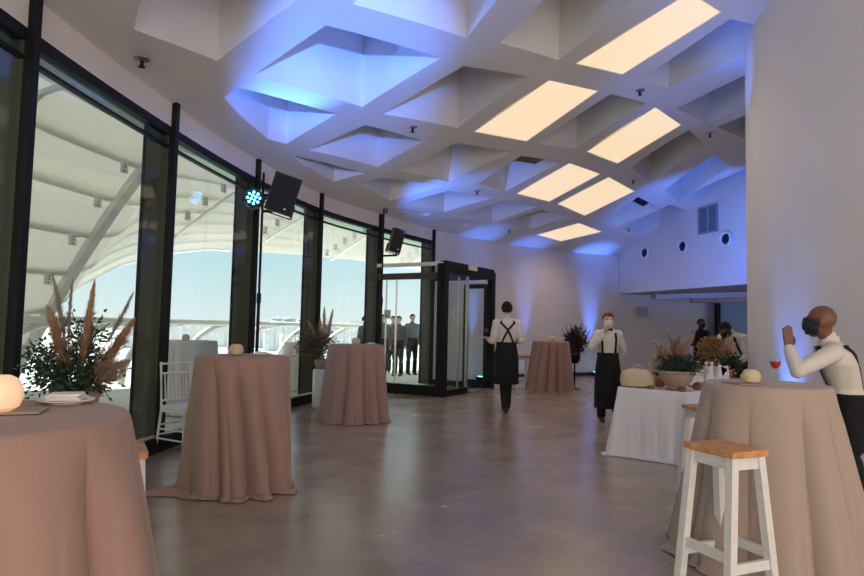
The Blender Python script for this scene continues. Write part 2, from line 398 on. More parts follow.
for f in cf:
    c = sum((cv[i] for i in f), Vector((0, 0))) / len(f)
    if inside(c, outer) and not any(inside(c, h) for h in holes.values()): fs.append(f)
cb.add(vs, fs)
ceil_o = cb.build('ceiling', ceil_m, smooth=True, angle=25); structure(ceil_o)
wells = MB()
for k, poly in holes.items():
    c = sum((Vector(p) for p in poly), Vector((0, 0))) / len(poly); n = len(poly)
    dep = 0.55 if k in ((5, 2), (8, 2)) else 0.95
    lo = [(p[0], p[1], zc(*p)) for p in poly]
    hi = [(c.x + (p[0] - c.x) * 0.90, c.y + (p[1] - c.y) * 0.90, zc(*p) + dep) for p in poly]
    wells.add(lo + hi, [(i, (i + 1) % n, n + (i + 1) % n, n + i) for i in range(n)] + [tuple(range(2 * n - 1, n - 1, -1))])
structure(wells.build('ceiling_coffer', ceil_m, ceil_o))
PL = {(4, 0): 'largest warm glowing ceiling panel, nearest to the camera beside the round column',
      (4, 1): 'warm glowing ceiling panel second nearest, left of the largest one',
      (6, 1): 'warm glowing ceiling panel between the largest panel and the pair behind it, right row',
      (6, 2): 'left one of the two close-set warm glowing ceiling panels side by side',
      (7, 2): 'right one of the two close-set warm glowing ceiling panels side by side',
      (8, 3): 'smallest and farthest warm glowing ceiling panel near the far wall'}
for k in PANELS:
    q = CELLS[k]; c = sum((Vector(p) for p in q), Vector((0, 0))) / 4; zz = zc(c.x, c.y)
    t = thing('ceiling_light', PL[k], 'ceiling light', (c.x, c.y, zz), 0, 'glowing fabric panels in the ceiling coffers')
    def qd(s, dz, N=4):
        return [(s * (p[0] - c.x), s * (p[1] - c.y), zc(*p) - zz + dz) for p in q]
    MB().add(qd(0.985, 0.015) + qd(0.985, 0.05), [(3, 2, 1, 0), (4, 5, 6, 7)] + [(i, (i + 1) % 4, 4 + (i + 1) % 4, 4 + i) for i in range(4)]).build('diffuser', panel_m, t)
    f = MB(); a = qd(1.0, 0.0); b = qd(0.985, 0.0); a2 = qd(1.0, 0.05); b2 = qd(0.985, 0.05)
    f.add(a + b + a2 + b2, [x for i in range(4) for x in ((i, (i + 1) % 4, 4 + (i + 1) % 4, 4 + i), (4 + i, 4 + (i + 1) % 4, 12 + (i + 1) % 4, 12 + i))])
    f.build('frame', white_m, t)
    lo = light('panel_glow', 'SPOT', (0, 0, -0.06), (0, 0, -3), 75, (1.0, 0.74, 0.50), spot_size=math.radians(150), spot_blend=1.0, shadow_soft_size=0.5); lo.parent = t

# curved band over the windows, glazing bays with deep fins
structure(MB().strip(GPATH, 3.50, 3.80, 0.12, 1).build('wall_left', wall_m, smooth=True))
WN = 0
for i in range(len(MUL) - 1):
    WN += 1
    a = Vector(MUL[i]); b = Vector(MUL[i + 1]); t = (b - a).normalized(); nrm = Vector((-t.y, t.x))   # outward
    seg = GPATH[i * 6:i * 6 + 7]
    if i == 8: z0, zt = 2.72, 3.28
    else: z0, zt = 0.16, 3.28
    w = MB().strip([(p[0] + nrm.x * 0.02, p[1] + nrm.y * 0.02) for p in seg], z0, 3.27, 0.012, 1).build('window_%d' % WN, glass_m); structure(w)
    MB().strip(seg, 3.405, 3.50, 0.10, 1).build('window_head', black_m, w)
    MB().strip(seg, 3.262, 3.292, 0.05, 1).build('transom', black_m, w)
    MB().strip([(p[0] + nrm.x * 0.03, p[1] + nrm.y * 0.03) for p in seg], 3.29, 3.41, 0.01, 1).build('upper_pane', green_m, w)
    if i != 8:
        MB().strip([(p[0] - nrm.x * 0.05, p[1] - nrm.y * 0.05) for p in seg], 0.0, 0.15, 0.14, 1).build('sill', black_m, w)
        MB().strip([(p[0] + nrm.x * 0.01, p[1] + nrm.y * 0.01) for p in seg], 0.15, 0.175, 0.03, 1).build('sill_trim', rib_m, w)
TN = 0
for i, p in enumerate(MUL):
    q = MUL[min(i + 1, len(MUL) - 1)]; o = MUL[max(i - 1, 0)]
    t = Vector((q[0] - o[0], q[1] - o[1])).normalized(); nrm = Vector((-t.y, t.x)); rz = math.atan2(t.y, t.x); TN += 1
    f = MB().box((p[0] + nrm.x * 0.14, p[1] + nrm.y * 0.14, 1.76), (0.10, 0.26, 3.52), rz).build('trim_%d' % TN, fin_m); structure(f)
    MB().box((p[0] - nrm.x * 0.02, p[1] - nrm.y * 0.02, 1.885), (0.075, 0.07, 3.77), rz).build('pole', black_m, f)
    MB().box((p[0] + nrm.x * 0.28, p[1] + nrm.y * 0.28, 1.76), (0.13, 0.03, 3.50), rz).build('fin_cap', black_m, f)

# far wall, annex, round column and the walls out of view
wb = MB().strip(BPATH, 0, 4.2, 0.2, 1).build('wall_back', wall_m, smooth=True); structure(wb)
bbp = [p for p in BPATH if p[0] > 1.2]
structure(MB().strip([(p[0] + 0.0, p[1] - 0.012) for p in bbp], 0.0, 0.10, 0.02, -1).build('baseboard_back', skirt_m))
A = Vector((5.94, 19.6)); B = Vector((8.75, 10.67)); ab = (B - A).normalized(); an = Vector((-ab.y, ab.x))   # towards annex
an = an if an.x > 0 else -an
structure(MB().strip([tuple(A), tuple(B)], 2.56, 5.35, 0.12, 1).build('wall_annex', wall_m))
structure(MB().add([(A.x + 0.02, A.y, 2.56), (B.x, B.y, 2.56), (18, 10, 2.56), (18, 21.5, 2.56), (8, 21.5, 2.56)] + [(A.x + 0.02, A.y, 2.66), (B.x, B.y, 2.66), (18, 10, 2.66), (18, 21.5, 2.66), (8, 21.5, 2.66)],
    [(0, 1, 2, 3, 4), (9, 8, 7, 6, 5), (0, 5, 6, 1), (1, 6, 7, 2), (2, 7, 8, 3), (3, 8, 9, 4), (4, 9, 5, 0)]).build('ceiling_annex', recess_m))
structure(MB().lathe([(4.0, 0.0), (4.0, 5.30)], (7.8, 6.5, 0), 160).build('wall_right', wall_m, smooth=True))
structure(MB().strip([(-2.4, -5.0), (18, -5.0)], 0, 5.4, 0.2, -1).build('wall_near', wall_m))
structure(MB().strip([(18, -5.0), (18, 21.5)], 0, 5.4, 0.2, -1).build('wall_east', wall_m))
# doorway filled by a panel coloured like the blue-lit space beyond; annex beam
def at(px, t): return (math.tan(0) + (px - 432) / 620 * t, t)
dr = MB().box((9.95, 20.28, 1.22), (1.1, 0.06, 2.44), -0.02).build('door_2', bluelit_m); structure(dr)
MB().box((9.32, 20.2, 1.24), (0.14, 0.14, 2.48)).build('door_frame', black_m, dr)
MB().bbox((9.62, 20.22, 1.05), (0.12, 0.05, 0.03)).build('handle', steel_m, dr)
b1 = MB().bar((7.0, 19.2, 2.47), (9.6, 16.2, 2.47), 0.22, 0.14).build('trim_20', white_m); structure(b1)
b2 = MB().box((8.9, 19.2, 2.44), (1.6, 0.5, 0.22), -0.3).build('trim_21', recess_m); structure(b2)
# ------------------------------------------------------------------ glazed entrance lobby (between the last two fins)
c0 = Vector((-1.15, 13.2)); c1 = Vector((0.22, 12.40)); c2 = Vector((1.37, 14.24)); c3 = Vector((0.08, 15.12))
door = MB().add([(c0.x, c0.y, 2.70), (c1.x, c1.y, 2.70), (c2.x, c2.y, 2.70), (c3.x, c3.y, 2.70)], [(0, 1, 2, 3)]).build('door_1', glass_m); structure(door)
def P(v, z): return (v.x, v.y, z)
for v, w in ((c1, 0.17), (c2, 0.14)):
    d = (c2 - c1).normalized(); MB().box((v.x, v.y, 1.33), (w, w, 2.66), math.atan2(d.y, d.x)).build('post', black_m, door)
MB().bar(P(c1, 2.60), P(c2, 2.60), 0.14, 0.24).build('header', black_m, door)
MB().bar(P(c0, 2.66), P(c1, 2.66), 0.12, 0.07).build('header', rib_m, door)
MB().bar(P(c0.lerp(c1, .02), 2.42), P(c1, 2.42), 0.08, 0.13).build('transom', fin_m, door)
MB().bar(P(c3, 2.60), P(c2, 2.60), 0.10, 0.20).build('header', black_m, door)
MB().bar(P(c0, 0.10), P(c1, 0.10), 0.12, 0.20).build('plinth', black_m, door)
MB().bar(P(c1, 0.06), P(c1.lerp(c2, 0.46), 0.06), 0.12, 0.12).build('plinth', black_m, door)
MB().bar(P(c3, 0.06), P(c2, 0.06), 0.10, 0.12).build('plinth', black_m, door)
for k, (a, b) in enumerate(((c0, c1), (c1, c1.lerp(c2, 0.46)), (c3, c2))):
    MB().strip([tuple(a), tuple(b)], 0.12, 2.45, 0.012, 1).build('glass_panel', glass_m, door)
for f in (0.14, 0.30): MB().bar(P(c0.lerp(c1, f), 0.2), P(c0.lerp(c1, f), 2.38), 0.035, 0.03).build('stile', steel_m, door)
q = c1.lerp(c2, 0.47); MB().box((q.x, q.y, 1.24), (0.05, 0.05, 2.48), 1.0).build('stile', steel_m, door)
q = c1.lerp(c2, 0.30); MB().box((q.x, q.y, 1.24), (0.03, 0.03, 2.4), 1.0).build('stile', steel_m, door)
# inner door leaf standing ajar
h0 = c2 + (c1 - c2).normalized() * 0.12; h1 = h0 + Vector((-0.80, -0.02))
h0 = Vector((1.22, 14.0)); h1 = Vector((0.78, 14.35))
leaf = MB()
for v in (h0, h1): leaf.bar(P(v, 0.1), P(v, 2.36), 0.08, 0.06)
leaf.bar(P(h0, 2.33), P(h1, 2.33), 0.06, 0.10); leaf.bar(P(h0, 0.12), P(h1, 0.12), 0.06, 0.18)
lf = leaf.build('door_leaf', black_m, door)
MB().strip([tuple(h0), tuple(h1)], 0.2, 2.3, 0.01, 1).build('leaf_glass', glass_m, lf)
MB().tube([P(h1 + Vector((0.03, -.06)), 0.9), P(h1 + Vector((0.03, -.06)), 1.3)], 0.012).build('handle', steel_m, lf)
MB().bar(P(c1.lerp(c2, .50), 0.02), P(c1.lerp(c2, .92), 0.02), 0.3, 0.03).build('threshold', steel_m, door)
# square door notices on the glass and the green exit box on the header
def sticker(c, d, s=0.17):
    n = Vector((d.y, -d.x)) * 0.02; d = d * s / 2
    o = MB().add([(c[0] - d.x + n.x, c[1] - d.y + n.y, c[2] - s / 2), (c[0] + d.x + n.x, c[1] + d.y + n.y, c[2] - s / 2), (c[0] + d.x + n.x, c[1] + d.y + n.y, c[2] + s * 0.62), (c[0] - d.x + n.x, c[1] - d.y + n.y, c[2] + s * 0.62),
        (c[0] - d.x + n.x * .8, c[1] - d.y + n.y * .8, c[2] - s / 2), (c[0] + d.x + n.x * .8, c[1] + d.y + n.y * .8, c[2] - s / 2), (c[0] + d.x + n.x * .8, c[1] + d.y + n.y * .8, c[2] + s * 0.62), (c[0] - d.x + n.x * .8, c[1] - d.y + n.y * .8, c[2] + s * 0.62)], [(0, 1, 2, 3), (7, 6, 5, 4), (0, 4, 5, 1), (1, 5, 6, 2), (2, 6, 7, 3), (3, 7, 4, 0)]).build('notice', sticker_m, door)
    mk = MB(); u = Vector((d.x, d.y, 0)).normalized(); cc = Vector(c) + Vector((n.x, n.y, 0)) * 1.2
    pts = [cc + u * math.cos(a) * s * 0.22 + Vector((0, 0, s * 0.16 + math.sin(a) * s * 0.30)) for a in [2 * pi * i / 16 for i in range(17)]]
    mk.tube(pts, 0.008, 5); mk.tube([cc + u * -0.05 - Vector((0, 0, 0.045)), cc + u * 0.05 - Vector((0, 0, 0.045))], 0.008, 5)
    mk.build('mark', skirt_m, o)
d01 = (c1 - c0).normalized(); d12 = (c2 - c1).normalized()
cc = c0.lerp(c1, 0.17); sticker((cc.x, cc.y, 1.62), d01)
cc = c1.lerp(c2, 0.22); sticker((cc.x, cc.y, 1.68), d12)
cc = c1.lerp(c2, 0.50) + Vector((d12.y, -d12.x)) * 0.09
MB().box((cc.x, cc.y, 2.66), (0.36, 0.03, 0.10), math.atan2(d12.y, d12.x)).build('exit_box', sticker_m, door)

# ------------------------------------------------------------------ wall fittings
def on_annex(s, z, off=0.0): p = A + ab * s; return Vector((p.x - an.x * off, p.y - an.y * off, z))
def jet(s, z, label):
    c = on_annex(s, z, 0.012); t = thing('air_nozzle', label, 'air vent', c, math.atan2(ab.y, ab.x), 'round air nozzles on the annex wall')
    # local: x along wall, -y/+y normal; lathe axis turned to the wall normal
    sg = -1 if Vector((-math.sin(t.rotation_euler.z), math.cos(t.rotation_euler.z))).dot(an) > 0 else 1
    def ringy(prof, name, m):
        mb = MB(); mb.lathe(prof, (0, 0, 0), 28); mb.v = [(x, sg * z2, y) for x, y, z2 in mb.v]; mb.build(name, m, t, True)
    ringy([(0.20, 0.0), (0.205, 0.05), (0.185, 0.075), (0.14, 0.06), (0.13, 0.03)], 'collar', white_m)
    ringy([(0.128, 0.031), (0.11, 0.05), (0.02, 0.055)], 'core', dark_m)
jet(1.33, 3.72, 'left one of three round air nozzles on the blue-lit wall above the annex')
jet(2.97, 3.72, 'middle one of three round air nozzles on the blue-lit wall above the annex')
jet(4.53, 3.72, 'right one of three round air nozzles, nearest the white column')
g0 = on_annex(3.91, 4.31, 0.0); t = thing('wall_grille', 'square slatted grey ventilation grille high on the blue-lit annex wall', 'vent', g0, math.atan2(ab.y, ab.x))
sg = -1 if Vector((-ab.y, ab.x)).dot(an) > 0 else 1
f = MB()
for x in (-0.33, 0.33, 0.0): f.box((x, sg * 0.03, 0), (0.035, 0.05, 0.70))
for z in (-0.34, 0.34): f.box((0, sg * 0.03, z), (0.69, 0.05, 0.035))
f.build('frame', ventm, t); f = MB()
for i in range(17): f.box((0, sg * 0.022, -0.31 + i * 0.0388), (0.64, 0.03, 0.018))
f.build('slats', ventm, t); MB().box((0, sg * 0.006, 0), (0.66, 0.01, 0.68)).build('backing', dark_m, t)
# notice and cable box on the annex back wall
pq = thing('wall_plaque', 'small framed square plaque on the grey back wall of the annex', 'sign', (6.78, 19.84, 2.01), 0.33)
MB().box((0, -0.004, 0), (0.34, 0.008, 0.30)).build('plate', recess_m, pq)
f = MB()
for x in (-0.17, 0.17): f.box((x, -0.010, 0), (0.014, 0.008, 0.32))
for z in (-0.15, 0.15): f.box((0, -0.010, z), (0.36, 0.008, 0.014))
f.box((0, -0.010, 0), (0.10, 0.006, 0.12))
f.build('frame', ventm, pq)
# ------------------------------------------------------------------ outside: terrace, railing, louvred shell, city
def lerp_tab(T, x):
    if x <= T[0][0]: return T[0][1]
    for (a, va), (b, vb) in zip(T, T[1:]):
        if x <= b: return va + (vb - va) * (x - a) / (b - a)
    return T[-1][1]
ZE = [(0.10, -0.1), (0.24, -0.05), (0.27, 0.2), (0.30, 1.3), (0.33, 2.0), (0.393, 2.7), (0.46, 3.15), (0.53, 3.42), (0.70, 3.62), (1.0, 3.7)]
R0, R1 = 15.9, 19.8
def shell_z(r, ph):
    s = (r - R0) / (R1 - R0); return 4.45 + (lerp_tab(ZE, ph) - 4.45) * s ** 1.25
tp = [ring(0.9 - 0.06 * i, 21.0) for i in range(30)]
out_in = GPATH + BPATH[1:6]
terr = MB(); n = 40
ta = [ring(-0.75 + 1.75 * i / n, 13.3 if -0.75 + 1.75 * i / n > 0.7 else 14.0) for i in range(n + 1)]
gp = GPATH + BPATH[1:6]
vs = []
for p in gp:
    d = Vector((p[0] - CX, p[1] - CY)).normalized()
    vs += [(p[0] + d.x * 0.1, p[1] + d.y * 0.1, -0.02), (CX + d.x * 20.6, CY + d.y * 20.6, -0.02), (CX + d.x * 20.6, CY + d.y * 20.6, -0.4), (p[0] + d.x * 0.1, p[1] + d.y * 0.1, -0.4)]
fs = []
for i in range(len(gp) - 1):
    for j in range(4): fs.append((4 * i + j, 4 * i + (j + 1) % 4, 4 * i + 4 + (j + 1) % 4, 4 * i + 4 + j))
terr.add(vs, fs); structure(terr.build('terrace_floor', terrace_m))
soff = MB(); vs = []
for p in gp:
    d = Vector((p[0] - CX, p[1] - CY)).normalized()
    vs += [(p[0] + d.x * 0.12, p[1] + d.y * 0.12, 3.56), (CX + d.x * 15.4, CY + d.y * 15.4, 4.15), (CX + d.x * 15.4, CY + d.y * 15.4, 4.6), (p[0] + d.x * 0.12, p[1] + d.y * 0.12, 4.6)]
soff.add(vs, fs); structure(soff.build('roof_soffit', tan_m))
NS = 8; canopy = thing('louvred_canopy', 'white louvred shell canopy arching over the terrace outside the windows', 'canopy', (0, 0, 0))
for k in range(NS):
    sb = MB(); r_in = R0 - 0.5 + (R1 - R0 + 0.5) * k / NS; r_out = R0 - 0.5 + (R1 - R0 + 0.5) * (k + 1) / NS; vs = []; fs2 = []
    N = 60
    for i in range(N + 1):
        ph = -0.5 + 1.55 * i / N; a = shell_z(max(r_in, R0), ph) + (0.35 * (1 - k) * 0.5 if k == 0 else 0) + 0.05; b = shell_z(r_out, ph) - 0.05
        for r, z in ((r_in, a), (r_out, b), (r_out, b + 0.09), (r_in, a + 0.05)):
            x, y = ring(ph, r); vs.append((x, y, z))
    for i in range(N):
        for j in range(4): fs2.append((4 * i + j, 4 * i + (j + 1) % 4, 4 * i + 4 + (j + 1) % 4, 4 * i + 4 + j))
    sb.add(vs, fs2); sb.build('louvre', shell_m, canopy)
for i in range(10):
    ph = -0.115 + 0.165 * i; rb = MB(); pts = []
    for j in range(13):
        r = 15.3 + (R1 - 15.3) * j / 12; dp = 0.05 * (j / 12)
        x, y = ring(ph + dp, r); pts.append((x, y, shell_z(max(r, R0), ph + dp) - 0.12))
    big = i == 2
    for a, b in zip(pts, pts[1:]): rb.bar(a, b, 0.17 if big else 0.07, 0.13 if big else 0.06)
    rb.build('rib', rib_m, canopy)
    for k in range(1, NS):
        bk = MB()
        r = R0 - 0.5 + (R1 - R0 + 0.5) * k / NS; x, y = ring(ph + 0.05 * (r - 15.3) / 4.5 - 0.028, r - 0.06); z = shell_z(r, ph) - 0.12
        bk.box((x, y, z), (0.02, 0.16, 0.20), -ph); bo = bk.build('bracket', white_m, canopy)
        if 0 < i < 6:
            for dz in (-0.06, 0, 0.06): MB().ball((x + 0.02, y + 0.3 * dz, z + dz), 0.018, 6, 4).build('bolt', grey_m, bo)
ed = MB(); ed.tube([(*ring(ph, R1 + 0.03), shell_z(R1, ph)) for ph in [0.235 + 0.01 * i for i in range(34)]], 0.09, 8); ed.build('edge_arch', white_m, canopy, True)
rail = thing('terrace_railing', 'white tubular terrace railing with curved brackets seen through the windows', 'railing', (0, 0, 0))
MB().tube([(*ring(-0.2 + 0.03 * i, 18.4), 1.36) for i in range(42)], 0.07, 10).build('handrail', white_m, rail, True)
for i in range(13):
    ph = 0.0 + 0.085 * i; pts = []
    for j in range(10):
        a = pi / 2 * j / 9; x, y = ring(ph - 0.075 * math.sin(a), 18.4 + 0.25 * math.sin(a)); pts.append((x, y, 1.34 - 1.34 * (1 - math.cos(a))))
    MB().tube(pts, 0.075, 8).build('baluster', white_m, rail, True)
# hazy city beyond
structure(MB().add([(-500, -200, -8), (300, -200, -8), (300, 600, -8), (-500, 600, -8)], [(3, 2, 1, 0)]).build('city_ground', city_m))
rnd = random.Random(5)
GB = 'hazy pale city blocks on the horizon'
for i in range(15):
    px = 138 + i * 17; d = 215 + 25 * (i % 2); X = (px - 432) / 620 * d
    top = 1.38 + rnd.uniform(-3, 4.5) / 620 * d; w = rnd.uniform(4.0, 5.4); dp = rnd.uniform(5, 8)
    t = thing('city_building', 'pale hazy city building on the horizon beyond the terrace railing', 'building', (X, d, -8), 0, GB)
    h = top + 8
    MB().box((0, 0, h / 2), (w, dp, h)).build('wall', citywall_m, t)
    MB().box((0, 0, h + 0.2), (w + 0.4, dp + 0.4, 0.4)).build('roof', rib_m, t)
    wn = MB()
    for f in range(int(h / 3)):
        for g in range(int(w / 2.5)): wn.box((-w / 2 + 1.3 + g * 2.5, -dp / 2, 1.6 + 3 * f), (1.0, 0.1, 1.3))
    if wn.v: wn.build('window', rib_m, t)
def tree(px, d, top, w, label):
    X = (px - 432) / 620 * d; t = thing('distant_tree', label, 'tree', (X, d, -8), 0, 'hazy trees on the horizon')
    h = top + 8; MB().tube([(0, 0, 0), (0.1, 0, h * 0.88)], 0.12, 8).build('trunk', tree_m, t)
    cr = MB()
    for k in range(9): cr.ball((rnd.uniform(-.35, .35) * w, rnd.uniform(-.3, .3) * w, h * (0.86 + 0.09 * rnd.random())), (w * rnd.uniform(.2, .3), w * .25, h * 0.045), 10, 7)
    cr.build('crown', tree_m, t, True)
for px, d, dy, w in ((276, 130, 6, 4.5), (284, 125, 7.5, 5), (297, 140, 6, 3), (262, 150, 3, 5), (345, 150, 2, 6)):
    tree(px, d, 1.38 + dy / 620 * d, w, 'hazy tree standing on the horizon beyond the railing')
# ------------------------------------------------------------------ ceiling fittings
SPR = [((-2.7, 5.54), 'nearest sprinkler head, on the plain ceiling edge by the windows'), ((-0.35, 9.35), 'sprinkler head on the rib left of the nearest narrow light panel'),
       ((3.17, 9.44), 'sprinkler head on the rib between the two largest glowing panels'), ((5.24, 11.62), 'sprinkler head on the ceiling rib nearest the white column'),
       ((4.62, 14.23), 'sprinkler head beside the right one of the paired light panels'), ((0.93, 13.26), 'sprinkler head on the rib crossing above the entrance lobby'),
       ((2.01, 16.31), 'sprinkler head on the ceiling near the far wall, left of the farthest panel'), ((5.6, 17.6), 'sprinkler head in the far right corner of the ceiling'), ((-1.0, 13.0), 'sprinkler head on the ceiling above the farther speaker')]
spr0 = None
for (x, y), lab in SPR:
    if spr0 is None:
        spr0 = thing('sprinkler', lab, 'sprinkler', (x, y, zc(x, y)), 0, 'ceiling sprinkler heads')
        MB().lathe([(0.075, 0.0), (0.075, -0.008), (0.05, -0.018), (0.02, -0.02)], n=20).build('escutcheon', steel_m, spr0, True)
        MB().lathe([(0.018, -0.018), (0.014, -0.07), (0.008, -0.075)], n=10).build('stem', black_m, spr0)
        MB().lathe([(0.032, -0.075), (0.032, -0.080), (0.01, -0.084)], n=14).build('deflector', black_m, spr0)
    else: dup(spr0, (x, y, zc(x, y)), 0, lab)
def well_vent(k, label, m, full):
    q = CELLS[k]; c = sum((Vector(p) for p in q), Vector((0, 0))) / 4; z = zc(c.x, c.y)
    t = thing('ceiling_vent', label, 'vent', (c.x, c.y, z + (0.27 if full else 0.10)), 0, None)
    T, Rr = Vector(q[1]) - c, Vector(q[2]) - c; L = Vector(q[0]) - c; Bt = Vector(q[3]) - c; z2 = [zc(*p) - z for p in q]
    def P2(a, b): # a along T->R, b along T->L
        v = T + (Rr - T) * a + (L - T) * b; zz = z2[1] + (z2[2] - z2[1]) * a + (z2[0] - z2[1]) * b
        return (v.x * 0.955, v.y * 0.955, zz)
    f = MB()
    nn = 9 if full else 3
    for i in range(nn):
        b = (0.05 + 0.42 * i / nn) if full else 0.09 + 0.05 * i
        f.bar(P2(0.08 if full else 0.15, b), P2(0.92 if full else 0.5, b), 0.03, 0.04)
    f.build('slats', m, t)
    b1_, b2_ = (0.02, 0.5) if full else (0.03, 0.2); f = MB(); e_ = 0.95 if full else 0.55
    pts = [P2(0.04, b1_), P2(e_, b1_), P2(e_, b2_), P2(0.04, b2_)]
    for a, b in zip(pts, pts[1:] + pts[:1]): f.bar(a, b, 0.04, 0.05)
    f.build('frame', m, t)
    f = MB(); f.add([(x, y, z + 0.03) for x, y, z in pts] + [(x, y, z + 0.04) for x, y, z in pts], [(0, 1, 2, 3), (7, 6, 5, 4)]); f.build('backing', dark_m, t)
well_vent((5, 2), 'bronze slatted air grille recessed in the coffer left of the paired light panels', brownvent_m, True)
well_vent((8, 2), 'short black slot vent recessed in the coffer right of the paired light panels', dark_m, False)

# ------------------------------------------------------------------ sound and stage lights
def speaker(loc, eul, w, d, h, label):
    t = thing('loudspeaker', label, 'speaker', loc); t.rotation_euler = eul
    b = MB(); # trapezoid cabinet: front -y wide, back narrower
    f = [(-w / 2, -d / 2), (w / 2, -d / 2), (w * 0.36, d / 2), (-w * 0.36, d / 2)]
    b.add([(x, y, -h / 2) for x, y in f] + [(x, y, h / 2) for x, y in f], [(3, 2, 1, 0), (4, 5, 6, 7)] + [(i, (i + 1) % 4, 4 + (i + 1) % 4, 4 + i) for i in range(4)])
    b.build('cabinet', speaker_m, t)
    MB().bbox((0, -d / 2 - 0.008, 0), (w * 0.92, 0.02, h * 0.94), 0.006).build('grille', grill_m, t)
    bo = MB().lathe([(0.014, 0), (0.014, 0.006), (0.005, 0.007)], n=12).build('badge', china_m, t); bo.rotation_euler = (pi / 2, 0, 0); bo.location = (w * 0.2, -d / 2 - 0.018, -h * 0.36)
    y = MB(); y.bar((-w / 2 - 0.02, 0, -h / 2 - 0.03), (w / 2 + 0.02, 0, -h / 2 - 0.03), 0.04, 0.015)
    y.bar((-w / 2 - 0.02, 0, -h / 2 - 0.03), (-w / 2 - 0.02, 0, -h * 0.2), 0.015, 0.04); y.bar((w / 2 + 0.02, 0, -h / 2 - 0.03), (w / 2 + 0.02, 0, -h * 0.2), 0.015, 0.04)
    y.build('yoke', black_m, t); return t
speaker((-2.02, 8.18, 3.10), (0.16, 0.26, 0.35), 0.36, 0.30, 0.51, 'large black loudspeaker tilted on the nearer stand, beside the blue stage light')
speaker((-0.74, 12.1, 3.06), (0.12, 0.20, 0.5), 0.24, 0.22, 0.46, 'smaller black loudspeaker on the farther stand above the entrance lobby')
def stand(x, y, h, top, label):
    t = thing('light_stand', label, 'stand', (x, y, 0), 0, None)
    MB().tube([(0, 0, 0.15), (0, 0, h * 0.5)], 0.022, 10).build('lower_pole', black_m, t, True)
    MB().tube([(0, 0, h * 0.5), (0, 0, h)], 0.017, 10).build('upper_pole', black_m, t, True)
    MB().tube([(0, 0, h * 0.48), (0, 0, h * 0.52)], 0.03, 10).build('collar', black_m, t, True)
    for k in range(3):
        a = 2 * pi * k / 3 + 0.5; l = MB(); l.bar((0, 0, 0.42), (0.38 * math.cos(a), 0.38 * math.sin(a), 0.015), 0.02, 0.02); l.bar((0, 0, 0.16), (0.2 * math.cos(a), 0.2 * math.sin(a), 0.20), 0.012, 0.012)
        l.build('leg', black_m, t)
    for p, q in top: MB().bar(p, q, 0.035, 0.035).build('cross_arm', black_m, t)
    return t
stand(-2.33, 8.35, 3.43, [((0, 0, 2.90), (0.32, -0.05, 2.90)), ((0.31, -0.05, 2.90), (0.31, -0.08, 3.02)), ((-0.1, -0.02, 3.10), (0.1, -0.02, 3.12))], 'tall thin black stand carrying the blue stage light and the larger speaker')
stand(-1.00, 12.35, 3.74, [((0, 0, 2.78), (0.29, -0.15, 2.78)), ((0.28, -0.15, 2.78), (0.28, -0.18, 2.88))], 'tall thin black stand carrying the smaller speaker by the entrance lobby')
pr = thing('stage_light', 'round blue LED stage light shining on the nearer stand', 'stage light', (-2.38, 8.10, 3.02)); pr.rotation_euler = (math.radians(82), 0, 0.25)
MB().lathe([(0.08, -0.16), (0.115, -0.12), (0.125, 0.02), (0.125, 0.06), (0.112, 0.06), (0.108, 0.03), (0.01, 0.03)], n=28).build('housing', speaker_m, pr, True)
for k in range(12):
    a = 2 * pi * k / 8; r_ = 0.078 if k < 8 else 0.034
    if k >= 8: a = 2 * pi * (k - 8) / 4 + 0.4
    MB().lathe([(0.016, 0.030), (0.016, 0.040), (0.006, 0.045)], (r_ * math.cos(a), r_ * math.sin(a), 0), 10).build('led', led_m, pr)
MB().tube([(-0.14, 0, -0.02), (-0.14, -0.0, -0.1), (-0.12, 0, -0.2), (0.12, 0, -0.2), (0.14, 0, -0.1), (0.14, 0, -0.02)], 0.01, 6).build('yoke', black_m, pr)

